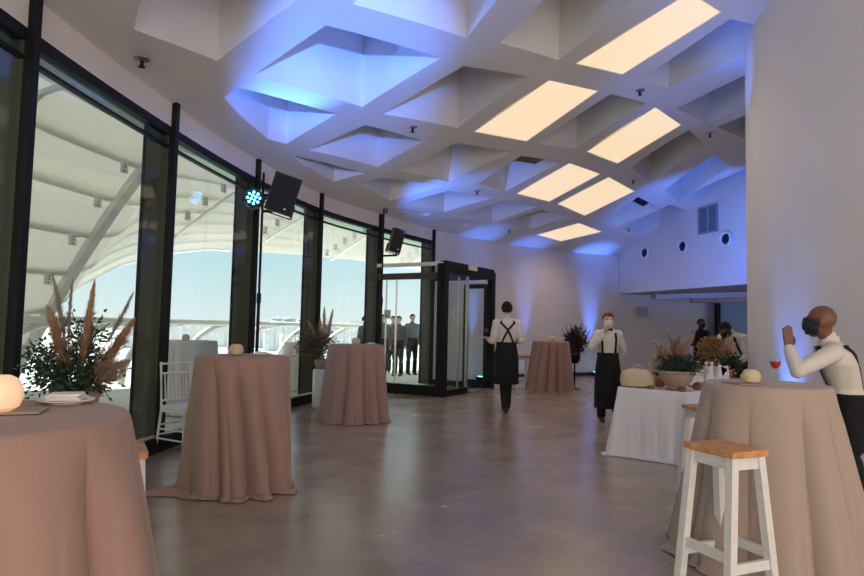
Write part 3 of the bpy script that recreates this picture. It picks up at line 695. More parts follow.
# ------------------------------------------------------------------ furniture
def folds(seed, n):
    """drape profile: rounded ridges of uneven width divided by narrow valleys, wandering slightly with depth"""
    rn = random.Random(seed); ph = [rn.uniform(0, 2 * pi) for _ in range(5)]; w = [rn.uniform(0.25, 0.5) for _ in range(3)]
    def g(q, h):
        a = q + 0.10 * math.sin(2 * q + ph[0]) + 0.06 * math.sin(3 * q + ph[1]) + 0.035 * h * math.sin(5 * q + ph[2])
        r1 = abs(math.sin(n * a / 2 + ph[3])) ** 0.62; r2 = abs(math.sin((n + 4) * a / 2 + ph[4])) ** 0.8
        env = 0.72 + w[0] * math.sin(2 * q + ph[2]) + 0.2 * math.sin(5 * q + ph[1])
        return (1.55 * r1 + 0.6 * r2 * h - 1.35) * env
    return g
def cloth(name, label, loc, H, rt, rb, nf, seed, m, amp=0.045, puddle=None, group=None, twist=0.0, NT=460):
    """round cloth: flat top, soft rim, folds that deepen downwards, hem lying on the floor"""
    g = folds(seed, nf); vs = [(0, 0, H)]; fs = []; rows = []
    for r in (0.25, 0.5, 0.75, 0.93): rows.append([(rt * r, H, 0, 0)])
    prof = [(rt - 0.006, H - 0.001, 0.0), (rt + 0.004, H - 0.012, 0.0)]
    NR = 40
    def skirt(q, h):
        r = rt + 0.005 + (rb - rt) * h ** 0.9; a = amp * min(1, h * 5.0) ** 1.1 * (0.42 + 0.75 * h)
        return r + a * g(q + twist * h, h)
    pd = puddle or (lambda q: 0.03)
    for j in range(NT):
        pass
    allrows = []
    for r in (0.3, 0.6, 0.85, 0.97): allrows.append([(rt * r * math.cos(2 * pi * j / NT), rt * r * math.sin(2 * pi * j / NT), H) for j in range(NT)])
    for r, z, _ in prof: allrows.append([(r * math.cos(2 * pi * j / NT), r * math.sin(2 * pi * j / NT), z) for j in range(NT)])
    for i in range(1, NR + 1):
        h = i / NR; row = []
        for j in range(NT):
            q = 2 * pi * j / NT; r = skirt(q, h); z = (H - 0.012) * (1 - h) + 0.022 * h
            row.append((r * math.cos(q + twist * 0.3 * h * h), r * math.sin(q + twist * 0.3 * h * h), z))
        allrows.append(row)
    rn = random.Random(seed + 9); p1, p2, p3 = (rn.uniform(0, 6.28) for _ in range(3))
    for i in range(1, 8):
        s = i / 7; row = []
        for j in range(NT):
            q = 2 * pi * j / NT; r = skirt(q, 1.0) + pd(q) * s * (0.8 + 0.35 * math.sin(5 * q + p1) + 0.2 * math.sin(11 * q + p2))
            z = 0.008 + 0.03 * (1 - s) * abs(math.sin(9 * q + p3 + 3 * s)) * min(1, pd(q) / 0.08) + 0.018 * math.sin(pi * min(1, s * 1.2)) * abs(math.sin(13 * q + p1))
            row.append((r * math.cos(q + twist * 0.3), r * math.sin(q + twist * 0.3), z))
        allrows.append(row)
    n0 = 1
    for row in allrows: vs += row
    for j in range(NT): fs.append((0, 1 + j, 1 + (j + 1) % NT))
    for i in range(len(allrows) - 1):
        for j in range(NT):
            j2 = (j + 1) % NT; fs.append((1 + i * NT + j, 1 + (i + 1) * NT + j, 1 + (i + 1) * NT + j2, 1 + i * NT + j2))
    o = MB().add(vs, fs).build(name, m, None, True, loc, 180)
    return tag(o, label, 'tablecloth', group)
GT = 'tall round cocktail tables dressed in cloths'
def bar_table(loc, label, r=0.37, H=1.095):
    t = thing('cocktail_table', label, 'table', loc, 0, 'tall tables under floor-length cloths')
    MB().lathe([(r, H - 0.03), (r, H - 0.004), (r - 0.004, H - 0.002)], n=40).build('tabletop', white_m, t)
    MB().tube([(0, 0, 0.03), (0, 0, H - 0.03)], 0.035, 12).build('pedestal', black_m, t)
    MB().lathe([(0.24, 0.0), (0.24, 0.015), (0.05, 0.04)], n=24).build('base', black_m, t); return t
T1 = (-1.29, 1.77); T2 = (-1.61, 5.36); T3 = (-1.10, 9.20); T4 = (2.70, 14.0); T5 = (2.11, 3.92)
TL = [(T1, 'front left'), (T2, 'second'), (T3, 'third'), (T4, 'far'), (T5, 'right')]
bar_table((*T1, 0), 'tall round table under the rose-brown cloth cut by the left edge')
bar_table((*T2, 0), 'tall round table under the rose-brown cloth with the pale puddled hem')
bar_table((*T3, 0), 'tall round table under the rose-brown cloth left of the entrance lobby')
bar_table((*T4, 0), 'tall round table under the cloth against the far wall')
bar_table((*T5, 0), 'tall round table under the sand-brown cloth behind the nearest stool', 0.33, 1.068)
GC = 'floor-length cloths on the tall tables'
cloth('tablecloth', 'rose-brown tablecloth of the large front table cut off by the left edge', (*T1, 0), 1.10, 0.40, 0.60, 9, 4, linen_m, 0.08, group=GC)
def pud2(q):
    d = (q - math.radians(215) + pi) % (2 * pi) - pi; return 0.03 + 0.19 * math.exp(-(d / 0.6) ** 2) + 0.09 * math.exp(-(((q - math.radians(330) + pi) % (2 * pi) - pi) / 0.5) ** 2)
cloth('tablecloth', 'rose-brown tablecloth with its hem puddled out on the floor, in front of the white chair', (*T2, 0), 1.10, 0.385, 0.44, 10, 12, linen_m, 0.085, pud2, GC, -0.5)
cloth('tablecloth', 'rose-brown tablecloth of the middle table standing left of the glass entrance', (*T3, 0), 1.10, 0.40, 0.50, 10, 21, linen_m, 0.085, lambda q: 0.05, GC)
cloth('tablecloth', 'tan tablecloth of the small far table in front of the back wall', (*T4, 0), 1.12, 0.40, 0.53, 12, 33, linen_m, 0.085, lambda q: 0.06, GC, 0.2)
cloth('tablecloth', 'sand-brown tablecloth of the right table behind the nearest wooden-seated stool', (*T5, 0), 1.073, 0.36, 0.53, 10, 47, linen2_m, 0.085, lambda q: 0.04, GC)

def stool(label, loc, rz):
    t = thing('bar_stool', label, 'stool', loc, rz, 'white wooden bar stools with pine seats')
    SH = 0.765; w, d = 0.34, 0.26
    MB().bbox((0, 0, SH - 0.0175), (w, d, 0.035), 0.007).build('seat', wood_m, t)
    tx, ty, bx, by = w / 2 - 0.035, d / 2 - 0.035, w / 2 + 0.0, d / 2 + 0.03
    def at_h(sx_, sy_, z): f = 1 - z / (SH - 0.035); return Vector((sx_ * (tx + (bx - tx) * f), sy_ * (ty + (by - ty) * f), z))
    for sx_ in (-1, 1):
        for sy_ in (-1, 1): MB().bar(at_h(sx_, sy_, 0), at_h(sx_, sy_, SH - 0.035), 0.045, 0.045, Vector((0, 1, 0))).build('leg', whitew_m, t)
    for sy_ in (-1, 1):
        MB().bar(at_h(-1, sy_, SH - 0.07), at_h(1, sy_, SH - 0.07), 0.022, 0.06).build('apron', whitew_m, t)
        MB().bar(at_h(-1, sy_, 0.22), at_h(1, sy_, 0.22), 0.022, 0.05).build('stretcher', whitew_m, t)
    for sx_ in (-1, 1):
        MB().bar(at_h(sx_, -1, SH - 0.07), at_h(sx_, 1, SH - 0.07), 0.022, 0.06).build('apron', whitew_m, t)
        MB().bar(at_h(sx_, -1, 0.17), at_h(sx_, 1, 0.17), 0.022, 0.05).build('stretcher', whitew_m, t)
    return t
st0 = stool('white bar stool with orange pine seat, nearest to the camera at the right table', (1.63, 3.46, 0), -1.18)
dup(st0, (2.36, 5.30, 0), 0.1, 'white bar stool mostly hidden behind the right table, beside the white buffet cloth')
dup(st0, (-1.53, 3.0, 0), 0.5, 'bar stool hidden behind the front left table, only a seat corner showing')
dup(st0, (2.14, 14.6, 0), 0.2, 'far bar stool between the waiter seen from behind and the far table')
dup(st0, (-3.3, 12.7, -0.02), 0.5, 'bar stool standing outside on the terrace behind the glass')

# cross-slatted white chiavari chair
ch = thing('banquet_chair', 'white slender-framed banquet chair with a pale seat pad by the window', 'chair', (-2.55, 6.62, 0), 1.05)
MB().bbox((0, 0, 0.45), (0.40, 0.38, 0.03), 0.01).build('seat', white_m, ch)
MB().bbox((0, 0, 0.485), (0.38, 0.36, 0.04), 0.015).build('seat_pad', whitecloth_m, ch, True)
for sx_ in (-1, 1):
    MB().tube([(sx_ * 0.18, -0.17, 0.45), (sx_ * 0.195, -0.20, 0)], 0.014, 8).build('leg', white_m, ch, True)
    MB().tube([(sx_ * 0.18, 0.26, 0), (sx_ * 0.185, 0.18, 0.45), (sx_ * 0.18, 0.23, 0.95)], 0.014, 8).build('back_leg', white_m, ch, True)
bk = MB()
for z, y in ((0.93, 0.228), (0.83, 0.218), (0.55, 0.19)): bk.tube([(-0.18, y, z), (0.18, y, z)], 0.011, 8)
for i in range(7): bk.tube([(-0.135 + 0.045 * i, 0.19, 0.55), (-0.135 + 0.045 * i, 0.218, 0.83)], 0.008, 6)
bk.build('back_slats', white_m, ch, True)
for z in (0.2, 0.3):
    f = MB(); f.tube([(-0.19, -0.19, z), (0.19, -0.19, z)], 0.009, 6); f.tube([(-0.19, -0.19, z - .04), (-0.185, 0.22, z - .04)], 0.009, 6); f.tube([(0.19, -0.19, z - .04), (0.185, 0.22, z - .04)], 0.009, 6); f.tube([(-0.19, 0.21, z), (0.19, 0.21, z)], 0.009, 6)
    f.build('stretcher', white_m, ch, True)

# outdoor tables with pale cloths
cloth('tablecloth', 'pale grey tablecloth of the outdoor table seen through the glass behind the white chair', (-3.75, 9.7, -0.01), 1.10, 0.40, 0.50, 9, 61, linen3_m, 0.05, group='outdoor cloths seen through the windows')
cloth('tablecloth', 'pale cloth on the outdoor table behind the pampas plant and the middle table', (-2.75, 13.4, -0.01), 1.0, 0.40, 0.48, 9, 71, linen3_m, 0.05, group='outdoor cloths seen through the windows')

def globe(loc, label, r, m, g=None):
    t = thing('candle_globe', label, 'candle', loc, 0, g)
    MB().lathe([(r * 0.55, 0.0), (r * 0.85, r * 0.18), (r, r * 0.62), (r * 0.97, r * 1.0), (r * 0.78, r * 1.38), (r * 0.5, r * 1.55), (r * 0.42, r * 1.52)], n=32, ripple=lambda q, z: 1 + 0.012 * math.cos(8 * q)).build('shade', m, t, True)
    MB().lathe([(r * 0.40, r * 1.50), (r * 0.40, r * 1.56), (r * 0.1, r * 1.57)], n=16).build('rim', m, t, True); return t
GG = 'round cream candle globes on the tables'
def tile(loc, s, rz, label, m=None):
    return tag(MB().bbox((0, 0, 0.004), (s, s, 0.006), 0.002, rz).build('coaster', m or grey_m, None, False, loc), label, 'coaster', 'square coasters under the candle globes')
def plate(loc, label, r=0.095, fold=True):
    t = thing('plate', label, 'plate', loc, 0, 'white plates on the tall tables')
    MB().lathe([(r * 0.6, 0.0), (r * 0.62, 0.004), (r, 0.012), (r, 0.015), (r * 0.6, 0.008), (0.01, 0.008)], n=32).build('dish', china_m, t, True)
    return t
def napkins(loc, s, rz, n, label):
    t = thing('napkin_stack', label, 'napkins', loc, rz, 'paper napkin stacks')
    for k in range(n):
        MB().bbox((0.004 * math.sin(k * 2.1), 0.004 * math.cos(k * 3), 0.003 + 0.0055 * k), (s * (1 - 0.02 * k), s * (1 - 0.03 * k), 0.005), 0.001, 0.09 * math.sin(k * 5)).build('napkin', paper_m, t)
    return t
Z = 1.102
tile((-1.22, 1.86, Z), 0.14, 0.35, 'brown square coaster under the glowing globe on the front left table')
globe((-1.25, 1.81, Z + 0.008), 'glowing cream candle globe on the front left table, cut by the left edge', 0.066, glow_m, GG)
plate((-1.20, 2.07, Z), 'white plate holding folded napkins on the front left table', 0.085); napkins((-1.20, 2.07, Z + 0.012), 0.10, 0.3, 4, 'folded white napkins on the plate of the front left table')
globe((-1.66, 5.32, Z), 'cream candle globe on the second table, above the puddled cloth', 0.062, candle_m, GG)
plate((-1.48, 5.46, Z), 'white plate beside the candle globe on the second table', 0.095); napkins((-1.48, 5.46, Z + 0.012), 0.1, 0.2, 3, 'folded white napkins on the plate of the second table')
globe((-1.10, 9.15, Z), 'cream candle globe on the middle table by the entrance lobby', 0.062, candle_m, GG)
plate((-0.88, 9.2, Z), 'white plate beside the candle globe on the middle table', 0.095); napkins((-0.88, 9.2, Z + 0.012), 0.1, 0.2, 3, 'folded white napkins on the plate of the middle table')
globe((2.72, 13.95, Z + 0.02), 'cream candle globe on the far table by the back wall', 0.07, candle_m, GG)
plate((2.55, 13.98, Z + 0.02), 'white plate beside the candle globe on the far table', 0.095)
tile((1.92, 3.82, 1.075), 0.18, 0.2, 'brown square coaster under the cream globe on the right table')
globe((1.955, 3.80, 1.083), 'cream candle globe on the right table, near the man with the raised hand', 0.054, candle_m, GG)
globe((-3.78, 9.6, 1.092), 'pale candle globe on the outdoor table behind the white chair', 0.06, candle_m, GG)
globe((2.09, 4.14, 1.075), 'small cream candle globe at the far rim of the right table', 0.03, candle_m, GG)
gl = thing('wine_glass', 'stemmed glass with a red drink on the far rim of the right table', 'glass', (2.27, 4.10, 1.075))
MB().lathe([(0.032, 0.0), (0.030, 0.003), (0.005, 0.008), (0.004, 0.07), (0.012, 0.078), (0.030, 0.10), (0.034, 0.13), (0.030, 0.155), (0.029, 0.155), (0.032, 0.13), (0.028, 0.101), (0.008, 0.081)], n=24).build('bowl', glass_m, gl, True)
MB().lathe([(0.006, 0.081), (0.022, 0.094), (0.030, 0.11), (0.032, 0.128), (0.002, 0.128)], n=20).build('drink', rose_m, gl, True)

# ------------------------------------------------------------------ buffet
p0 = Vector((2.07, 7.05)); p1 = Vector((2.72, 6.50)); wd = (p1 - p0).normalized(); ld = Vector((-wd.y, wd.x)); BL = 2.1; BW = (p1 - p0).length - 0.10
bc = (p0 + p1) / 2 + ld * (BL / 2 + 0.05); brz = math.atan2(ld.y, ld.x); BH = 0.745
bt = thing('buffet_table', 'long buffet table hidden under the white cloth', 'table', (bc.x, bc.y, 0), brz)
MB().box((0, 0, BH - 0.02), (BL, BW, 0.03)).build('tabletop', wood_m, bt)
for sx_ in (-1, 1):
    for sy_ in (-1, 1): MB().box((sx_ * (BL / 2 - .08), sy_ * (BW / 2 - .08), (BH - 0.035) / 2), (0.05, 0.05, BH - 0.035)).build('leg', steel_m, bt)
def rect_cloth(L, Wd, H, seed, m, loc, rz, label, flare=0.06, amp=0.02):
    rn = random.Random(seed); g = folds(seed, 26); per = []; N = 360; cr_ = 0.04
    for j in range(N):
        s = j / N * 2 * (L + Wd)
        if s < L: p = (-L / 2 + s, -Wd / 2); n_ = (0, -1); e = min(s, L - s)
        elif s < L + Wd: p = (L / 2, -Wd / 2 + s - L); n_ = (1, 0); e = min(s - L, L + Wd - s)
        elif s < 2 * L + Wd: p = (L / 2 - (s - L - Wd), Wd / 2); n_ = (0, 1); e = min(s - L - Wd, 2 * L + Wd - s)
        else: p = (-L / 2, Wd / 2 - (s - 2 * L - Wd)); n_ = (-1, 0); e = min(s - 2 * L - Wd, 2 * (L + Wd) - s)
        k = max(0, 1 - e / 0.12); c = Vector(p).normalized()
        nn = (Vector(n_) * (1 - 0.5 * k) + Vector((math.copysign(1, p[0]), math.copysign(1, p[1]))) * 0.5 * k)
        per.append((p, nn, k, 2 * pi * j / N))
    rows = []
    for fct in (0.0, 0.5, 0.98): rows.append([(p[0] * fct, p[1] * fct, H) for p, *_ in per])
    for i in range(25):
        h = i / 24; row = []
        for p, nn, k, q in per:
            o_ = flare * h * (1 + 1.3 * k) + amp * min(1, 2 * h) * (0.4 + 0.8 * h) * g(q, h) + 0.004
            row.append((p[0] + nn.x * o_, p[1] + nn.y * o_, (H - 0.004) * (1 - h) + 0.012))
        rows.append(row)
    rows.append([(p[0] + nn.x * (flare * (1 + 1.3 * k) + amp * 1.2 * g(q, 1) + 0.05), p[1] + nn.y * (flare * (1 + 1.3 * k) + amp * 1.2 * g(q, 1) + 0.05), 0.006) for p, nn, k, q in per])
    vs = [p for r in rows for p in r]; fs = []
    for i in range(len(rows) - 1):
        for j in range(N): fs.append((i * N + j, (i + 1) * N + j, (i + 1) * N + (j + 1) % N, i * N + (j + 1) % N))
    o = MB().add(vs, fs).build('tablecloth', m, None, True, loc, 180); o.rotation_euler = (0, 0, rz)
    return tag(o, label, 'tablecloth', None)
rect_cloth(BL + 0.02, BW + 0.02, BH + 0.003, 8, whitecloth_m, (bc.x, bc.y, 0), brz, 'white floor-length cloth of the buffet table behind the right-hand cocktail table')
def bpos(a, b, z=0.0): # a along length from the near end, b across from left edge
    v = p0 + wd * b + ld * (a + 0.05); return (v.x, v.y, BH + 0.009 + z)
# ------------------------------------------------------------------ plants
def plume(parent, base, tip, m, rn, width=0.05, n=260, bl=0.09, start=0.4, name='pampas_plume'):
    base = Vector(base); tip = Vector(tip); sag = Vector((rn.uniform(-.03, .03), rn.uniform(-.03, .03), 0)); L = (tip - base).length
    def pt(t): return base.lerp(tip, t) + sag * math.sin(pi * t)
    mb = MB(); mb.tube([pt(i / 8) for i in range(9)], 0.003, 5)
    ax = (tip - base).normalized()
    for i in range(n):
        t = start + (1 - start) * rn.random() ** 0.9; p = pt(t); s = (t - start) / (1 - start)
        prof = (1 - s) ** 0.75 * min(1, 0.35 + s * 4) + 0.05
        a = rn.uniform(0, 2 * pi); side = ax.orthogonal().normalized(); side = Matrix.Rotation(a, 3, ax) @ side
        l = bl * rn.uniform(0.6, 1.15) * (0.5 + 0.6 * prof); out = width * prof * rn.uniform(0.25, 1.45)
        q = p + ax * l * 0.8 + side * out; r = q + ax * l * 0.15 + side * out * 0.5 - Vector((0, 0, 0.025)) * rn.random()
        w = ax.cross(side).normalized() * 0.0021
        mb.add([p - w, p + w, q + w * 0.8, q - w * 0.8, r], [(0, 1, 2, 3), (3, 2, 4)])
    return mb.build(name, m, parent)
def foliage(parent, c, rad, n, m, rn, ll=0.05, lw=0.022, name='foliage', stems=14, hollow=0.3):
    mb = MB(); c = Vector(c)
    for k in range(stems):
        d = Vector((rn.gauss(0, 1), rn.gauss(0, 1), abs(rn.gauss(0, 1)))).normalized()
        mb.tube([c - Vector((0, 0, rad[2] * 0.6)), c + Vector((d.x * rad[0] * .4, d.y * rad[1] * .4, d.z * rad[2] * .3)), c + Vector((d.x * rad[0], d.y * rad[1], d.z * rad[2]))], 0.003, 4)
    for k in range(n):
        d = Vector((rn.gauss(0, 1), rn.gauss(0, 1), rn.gauss(0, 1))).normalized(); rr = (hollow + (1 - hollow) * rn.random()) * (0.85 + 0.3 * math.sin(7 * d.x + 5 * d.z) * math.cos(6 * d.y))
        p = c + Vector((d.x * rad[0] * rr, d.y * rad[1] * rr, d.z * rad[2] * rr))
        a = (d + Vector((rn.gauss(0, .6), rn.gauss(0, .6), rn.gauss(0, .6)))).normalized(); b = a.orthogonal().normalized(); b = Matrix.Rotation(rn.uniform(0, 6.28), 3, a) @ b
        l = ll * rn.uniform(.6, 1.2); w = lw * rn.uniform(.7, 1.2); nrm = a.cross(b) * w * 0.3
        mb.add([p, p + a * l * .35 + b * w * .5 + nrm, p + a * l, p + a * l * .35 - b * w * .5 + nrm, p + a * l * 0.5], [(0, 1, 4), (1, 2, 4), (2, 3, 4), (3, 0, 4)])
    return mb.build(name, m, parent)
GA = 'pampas grass arrangements'
rn = random.Random(11)
pl = thing('pampas_arrangement', 'large arrangement of tan pampas plumes and dark leaves behind the front left table', 'plant', (-2.30, 4.05, 0), 0)
MB().lathe([(0.15, 0.0), (0.17, 0.02), (0.17, 0.72), (0.15, 0.75), (0.13, 0.74)], n=28).build('pedestal', white_m, pl, True)
MB().lathe([(0.09, 0.75), (0.14, 0.80), (0.15, 0.90), (0.13, 0.92)], n=24).build('pot', stone_m, pl, True)
foliage(pl, (0.0, 0, 1.02), (0.30, 0.26, 0.20), 1500, leaf_m, rn, 0.045, 0.024)
foliage(pl, (0.02, 0.05, 1.25), (0.19, 0.12, 0.20), 300, leaf_m, rn, 0.04, 0.02, 'eucalyptus_sprig', 10)
foliage(pl, (-0.23, 0, 1.12), (0.14, 0.12, 0.15), 260, leaf_m, rn, 0.04, 0.022, 'eucalyptus_sprig', 8)
for bx, tx, tz, m_, wd_, n_, bl_, st_, ty in (
    (-0.02, -0.185, 1.66, reed_m, 0.018, 260, 0.06, 0.45, 0.0), (-0.02, -0.08, 1.63, reed_m, 0.014, 180, 0.05, 0.45, 0.05), (0.0, 0.31, 1.55, reed_m, 0.016, 200, 0.055, 0.5, 0.06),
    (0.02, 0.115, 1.60, pampas_m, 0.026, 700, 0.09, 0.22, -0.05), (0.0, -0.14, 1.42, pampas_m, 0.045, 750, 0.11, 0.2, -0.08),
    (0.05, 0.37, 1.36, pampas_m, 0.036, 700, 0.11, 0.2, -0.06), (0.08, 0.34, 1.10, pampas2_m, 0.05, 420, 0.10, 0.3, -0.05), (-0.02, 0.02, 1.35, pampas2_m, 0.02, 200, 0.08, .4, .1)):
    plume(pl, (bx, 0, 0.92), (tx, ty, tz), m_, rn, wd_ * 1.5, int(n_ * 2.6), bl_, st_)
pl = thing('pampas_arrangement', 'pampas and leafy green arrangement behind the middle table, by the window fin', 'plant', (-1.80, 10.45, 0), 0)
MB().lathe([(0.14, 0.0), (0.16, 0.02), (0.16, 0.62), (0.14, 0.64), (0.12, 0.63)], n=28).build('pedestal', white_m, pl, True)
MB().lathe([(0.10, 0.64), (0.14, 0.70), (0.15, 0.78), (0.13, 0.80)], n=24).build('pot', stone_m, pl, True)
foliage(pl, (-0.14, 0, 1.04), (0.38, 0.26, 0.34), 1700, mat('olive_leaf', (0.10, 0.10, 0.06), 0.6, var=0.5, scale=8), rn, 0.06, 0.026, stems=24)
for bx, tx, tz, n_, wd_ in ((0.0, 0.0, 1.63, 420, 0.045), (0.02, 0.14, 1.60, 420, 0.04), (-0.02, -0.26, 1.42, 300, 0.035), (0.0, -0.06, 1.45, 250, 0.04)):
    plume(pl, (bx, 0, 0.8), (tx, -0.03, tz), pampas2_m if tx > -.2 else pampas_m, rn, wd_ * 1.6, n_ * 2, 0.12, 0.3)
pl = thing('dried_arrangement', 'dark purplish dried leaf arrangement right of the far table', 'plant', (3.38, 14.6, 0), 0)
MB().lathe([(0.13, 0.0), (0.13, 0.015), (0.02, 0.03), (0.018, 0.60), (0.10, 0.61), (0.10, 0.62)], n=24).build('pedestal', black_m, pl, True)
MB().lathe([(0.08, 0.62), (0.12, 0.68), (0.13, 0.78), (0.10, 0.80)], n=20).build('pot', black_m, pl, True)
foliage(pl, (0, 0, 1.10), (0.27, 0.26, 0.36), 1300, leaf2_m, rn, 0.10, 0.035, stems=30)
for k in range(7):
    a = -0.9 + 0.3 * k; plume(pl, (0, 0, 0.85), (0.42 * math.sin(a), -0.1, 1.15 + 0.38 * math.cos(a)), leaf2_m, rn, 0.03, 160, 0.08, 0.4, 'seed_head')

# planter with pampas at the near end of the buffet
pl = thing('pampas_arrangement', 'stone bowl of cream pampas and green leaves at the near end of the white buffet', 'plant', bpos(0.24, 0.60), brz, None)
MB().lathe([(0.10, 0.0), (0.115, 0.012), (0.10, 0.035), (0.125, 0.06), (0.165, 0.10), (0.175, 0.17), (0.195, 0.18), (0.195, 0.205), (0.175, 0.205), (0.165, 0.18)], n=40).build('bowl', stone_m, pl, True)
foliage(pl, (0.02, -0.03, 0.27), (0.24, 0.28, 0.12), 1100, leaf_m, rn, 0.06, 0.02)
foliage(pl, (0.02, 0.18, 0.30), (0.16, 0.14, 0.14), 260, pampas2_m, rn, 0.05, 0.02, 'blossom', 10)
for dx, dy, tz, m_ in ((0.05, 0.10, 0.62, pampas2_m), (0.0, -0.03, 0.56, pampas_m), (0.1, -0.16, 0.62, pampas2_m), (0.0, 0.24, 0.50, pampas2_m), (-0.05, 0.12, 0.45, pampas_m), (0.12, -0.08, 0.50, pampas_m)):
    plume(pl, (0, 0, 0.18), (dx, dy, tz), m_, rn, 0.055, 800, 0.10, 0.3)
# round cream basket with a handle
bk = thing('basket', 'cream rounded straw basket with a small loop handle on the left end of the buffet', 'basket', bpos(0.17, 0.19), brz + 0.3)
def squircle(q, z): return 1 / (abs(math.cos(q)) ** 3.2 + abs(math.sin(q)) ** 3.2) ** (1 / 3.2)
b_ = MB().lathe([(0.14, 0.0), (0.175, 0.015), (0.188, 0.07), (0.183, 0.13), (0.155, 0.175), (0.10, 0.20), (0.02, 0.205)], n=48, ripple=squircle)
b_.v = [(x * 0.72, y * 1.0, z) for x, y, z in b_.v]; b_.build('body', wicker_m if False else mat('pale_straw', (0.62, 0.50, 0.33), 0.8, var=0.06, scale=30, bump=0.3, bscale=90), bk, True)
MB().tube([(0.0, 0.06 * math.cos(a), 0.19 + 0.05 * math.sin(a)) for a in [pi * i / 10 for i in range(11)]], 0.012, 8).build('handle', pink_m, bk, True)
ep = MB().lathe([(0.07, 0.0), (0.068, 0.008), (0.01, 0.01)], n=24).build('end_panel', wicker_m, bk, True)
ep.rotation_euler = (pi / 2, 0, 0); ep.location = (0.02, -0.180, 0.085)
# round loaves and wicker behind the basket
GL_ = 'brown loaves on the buffet'
loaf0 = None
for a, b, r, lab in ((0.56, 0.30, 0.08, 'large round brown loaf behind the straw basket'), (0.40, 0.36, 0.055, 'brown loaf between the straw basket and the stone bowl'),
                     (0.03, 0.40, 0.04, 'small dark roll at the buffet edge in front of the stone bowl, left one'), (0.05, 0.72, 0.045, 'small dark roll at the buffet edge in front of the stone bowl, right one'), (0.42, 0.78, 0.07, 'brown loaf right of the stone bowl')):
    if loaf0 is None:
        loaf0 = thing('bread_loaf', lab, 'bread', bpos(a, b), 0.3, GL_)
        MB().lathe([(0.06, 0.0), (0.082, 0.02), (0.085, 0.05), (0.065, 0.085), (0.03, 0.10), (0.005, 0.103)], n=24, ripple=lambda q, z: 1 + 0.04 * math.cos(3 * q)).build('crust', bread_m, loaf0, True)
        s_ = MB()
        for k in (-1, 0, 1): s_.tube([(k * 0.025 - 0.01, -0.05, 0.088 - abs(k) * 0.012), (k * 0.025, 0, 0.103 - abs(k) * .008), (k * 0.025 + 0.01, 0.05, 0.088 - abs(k) * 0.012)], 0.004, 5)
        s_.build('score_mark', wicker_m, loaf0)
    else:
        c = dup(loaf0, bpos(a, b), a * 9, lab); c.scale = (r / 0.085,) * 3
# clay bowls, cards, carafes
bowl0 = None
for a, b, lab in ((1.12, 0.66, 'orange clay bowl nearest the stone planter, in front of the menu cards'), (1.15, 0.44, 'orange clay bowl in the middle row of the buffet'), (1.20, 0.78, 'orange clay bowl in front of the white carafes'),
                  (1.38, 0.80, 'orange clay bowl at the right edge of the buffet'), (0.75, 0.62, 'orange clay bowl beside the brown loaf right of the planter')):
    if bowl0 is None:
        bowl0 = thing('clay_bowl', lab, 'bowl', bpos(a, b), 0, 'orange clay bowls on the buffet')
        MB().lathe([(0.045, 0.0), (0.05, 0.005), (0.085, 0.04), (0.09, 0.05), (0.083, 0.05), (0.045, 0.012)], n=28).build('bowl', clay_m, bowl0, True)
        MB().lathe([(0.07, 0.032), (0.05, 0.045), (0.02, 0.05)], n=16).build('filling', dry_m, bowl0, True)
    else: dup(bowl0, bpos(a, b), 0, lab)
for i, (a, b, rz_) in enumerate(((0.66, 0.74, -0.2), (0.80, 0.80, -0.1), (0.95, 0.84, 0.0))):
    t = thing('menu_card', ['leaning white menu card nearest the stone planter', 'leaning white menu card, middle of the three', 'leaning white menu card farthest from the stone planter'][i], 'card', bpos(a, b), rz_, 'white folded menu cards on the buffet')
    for s_ in (-1, 1): MB().bar((s_ * 0.09, 0, 0.008), (0.06, 0, 0.24 + 0.002 * s_), 0.11, 0.004, Vector((0, 1, 0))).build('leaf', paper_m, t)
for i, (a, b) in enumerate(((1.33, 0.60), (1.47, 0.62), (1.40, 0.48))):
    t = thing('carafe', ['white bottle standing at the front of the three on the buffet', 'white bottle at the right rear of the three on the buffet', 'white bottle at the left rear of the three on the buffet'][i], 'bottle', bpos(a, b), 0, 'white bottles on the buffet')
    MB().lathe([(0.042, 0.0), (0.045, 0.01), (0.043, 0.12), (0.025, 0.17), (0.018, 0.20), (0.018, 0.25)], n=24).build('body', china_m, t, True)
    MB().lathe([(0.021, 0.245), (0.021, 0.265), (0.01, 0.268)], n=14).build('cap', paper_m, t, True)
t = thing('serving_crate', 'white paper-lined serving tray at the left rear of the buffet', 'tray', bpos(1.42, 0.22), brz)
MB().bbox((0, 0, 0.13), (0.42, 0.26, 0.26), 0.012).build('tray', paper_m, t); MB().bbox((0.02, 0.0, 0.285), (0.30, 0.2, 0.05), 0.02, 0.2).build('paper_lining', china_m, t)
pl = thing('dried_hydrangea', 'round brown dried flower ball with pink blossoms at the far buffet end', 'plant', bpos(1.88, 0.50), 0)
MB().lathe([(0.06, 0), (0.075, 0.22), (0.085, 0.26), (0.07, 0.26)], n=24).build('pot', clay_m, pl, True)
foliage(pl, (0, 0, 0.42), (0.19, 0.17, 0.17), 1300, dry_m, rn, 0.04, 0.03, 'dried_head')
foliage(pl, (0.14, -0.08, 0.36), (0.10, 0.10, 0.16), 260, pink_m, rn, 0.04, 0.03, 'blossom', 6)
for dx, tz in ((0.16, 0.60), (0.22, 0.55)): plume(pl, (0.05, -0.05, 0.12), (dx, -0.12, tz), pampas2_m, rn, 0.03, 200, 0.07, 0.4)
pl = thing('green_arrangement', 'low dark green leafy arrangement at the buffet end beside the white column', 'plant', bpos(1.70, 0.78), 0)
MB().lathe([(0.09, 0), (0.12, 0.07), (0.11, 0.08)], n=24).build('pot', clay_m, pl, True)
foliage(pl, (0, 0, 0.22), (0.16, 0.14, 0.14), 900, leaf_m, rn, 0.06, 0.025)
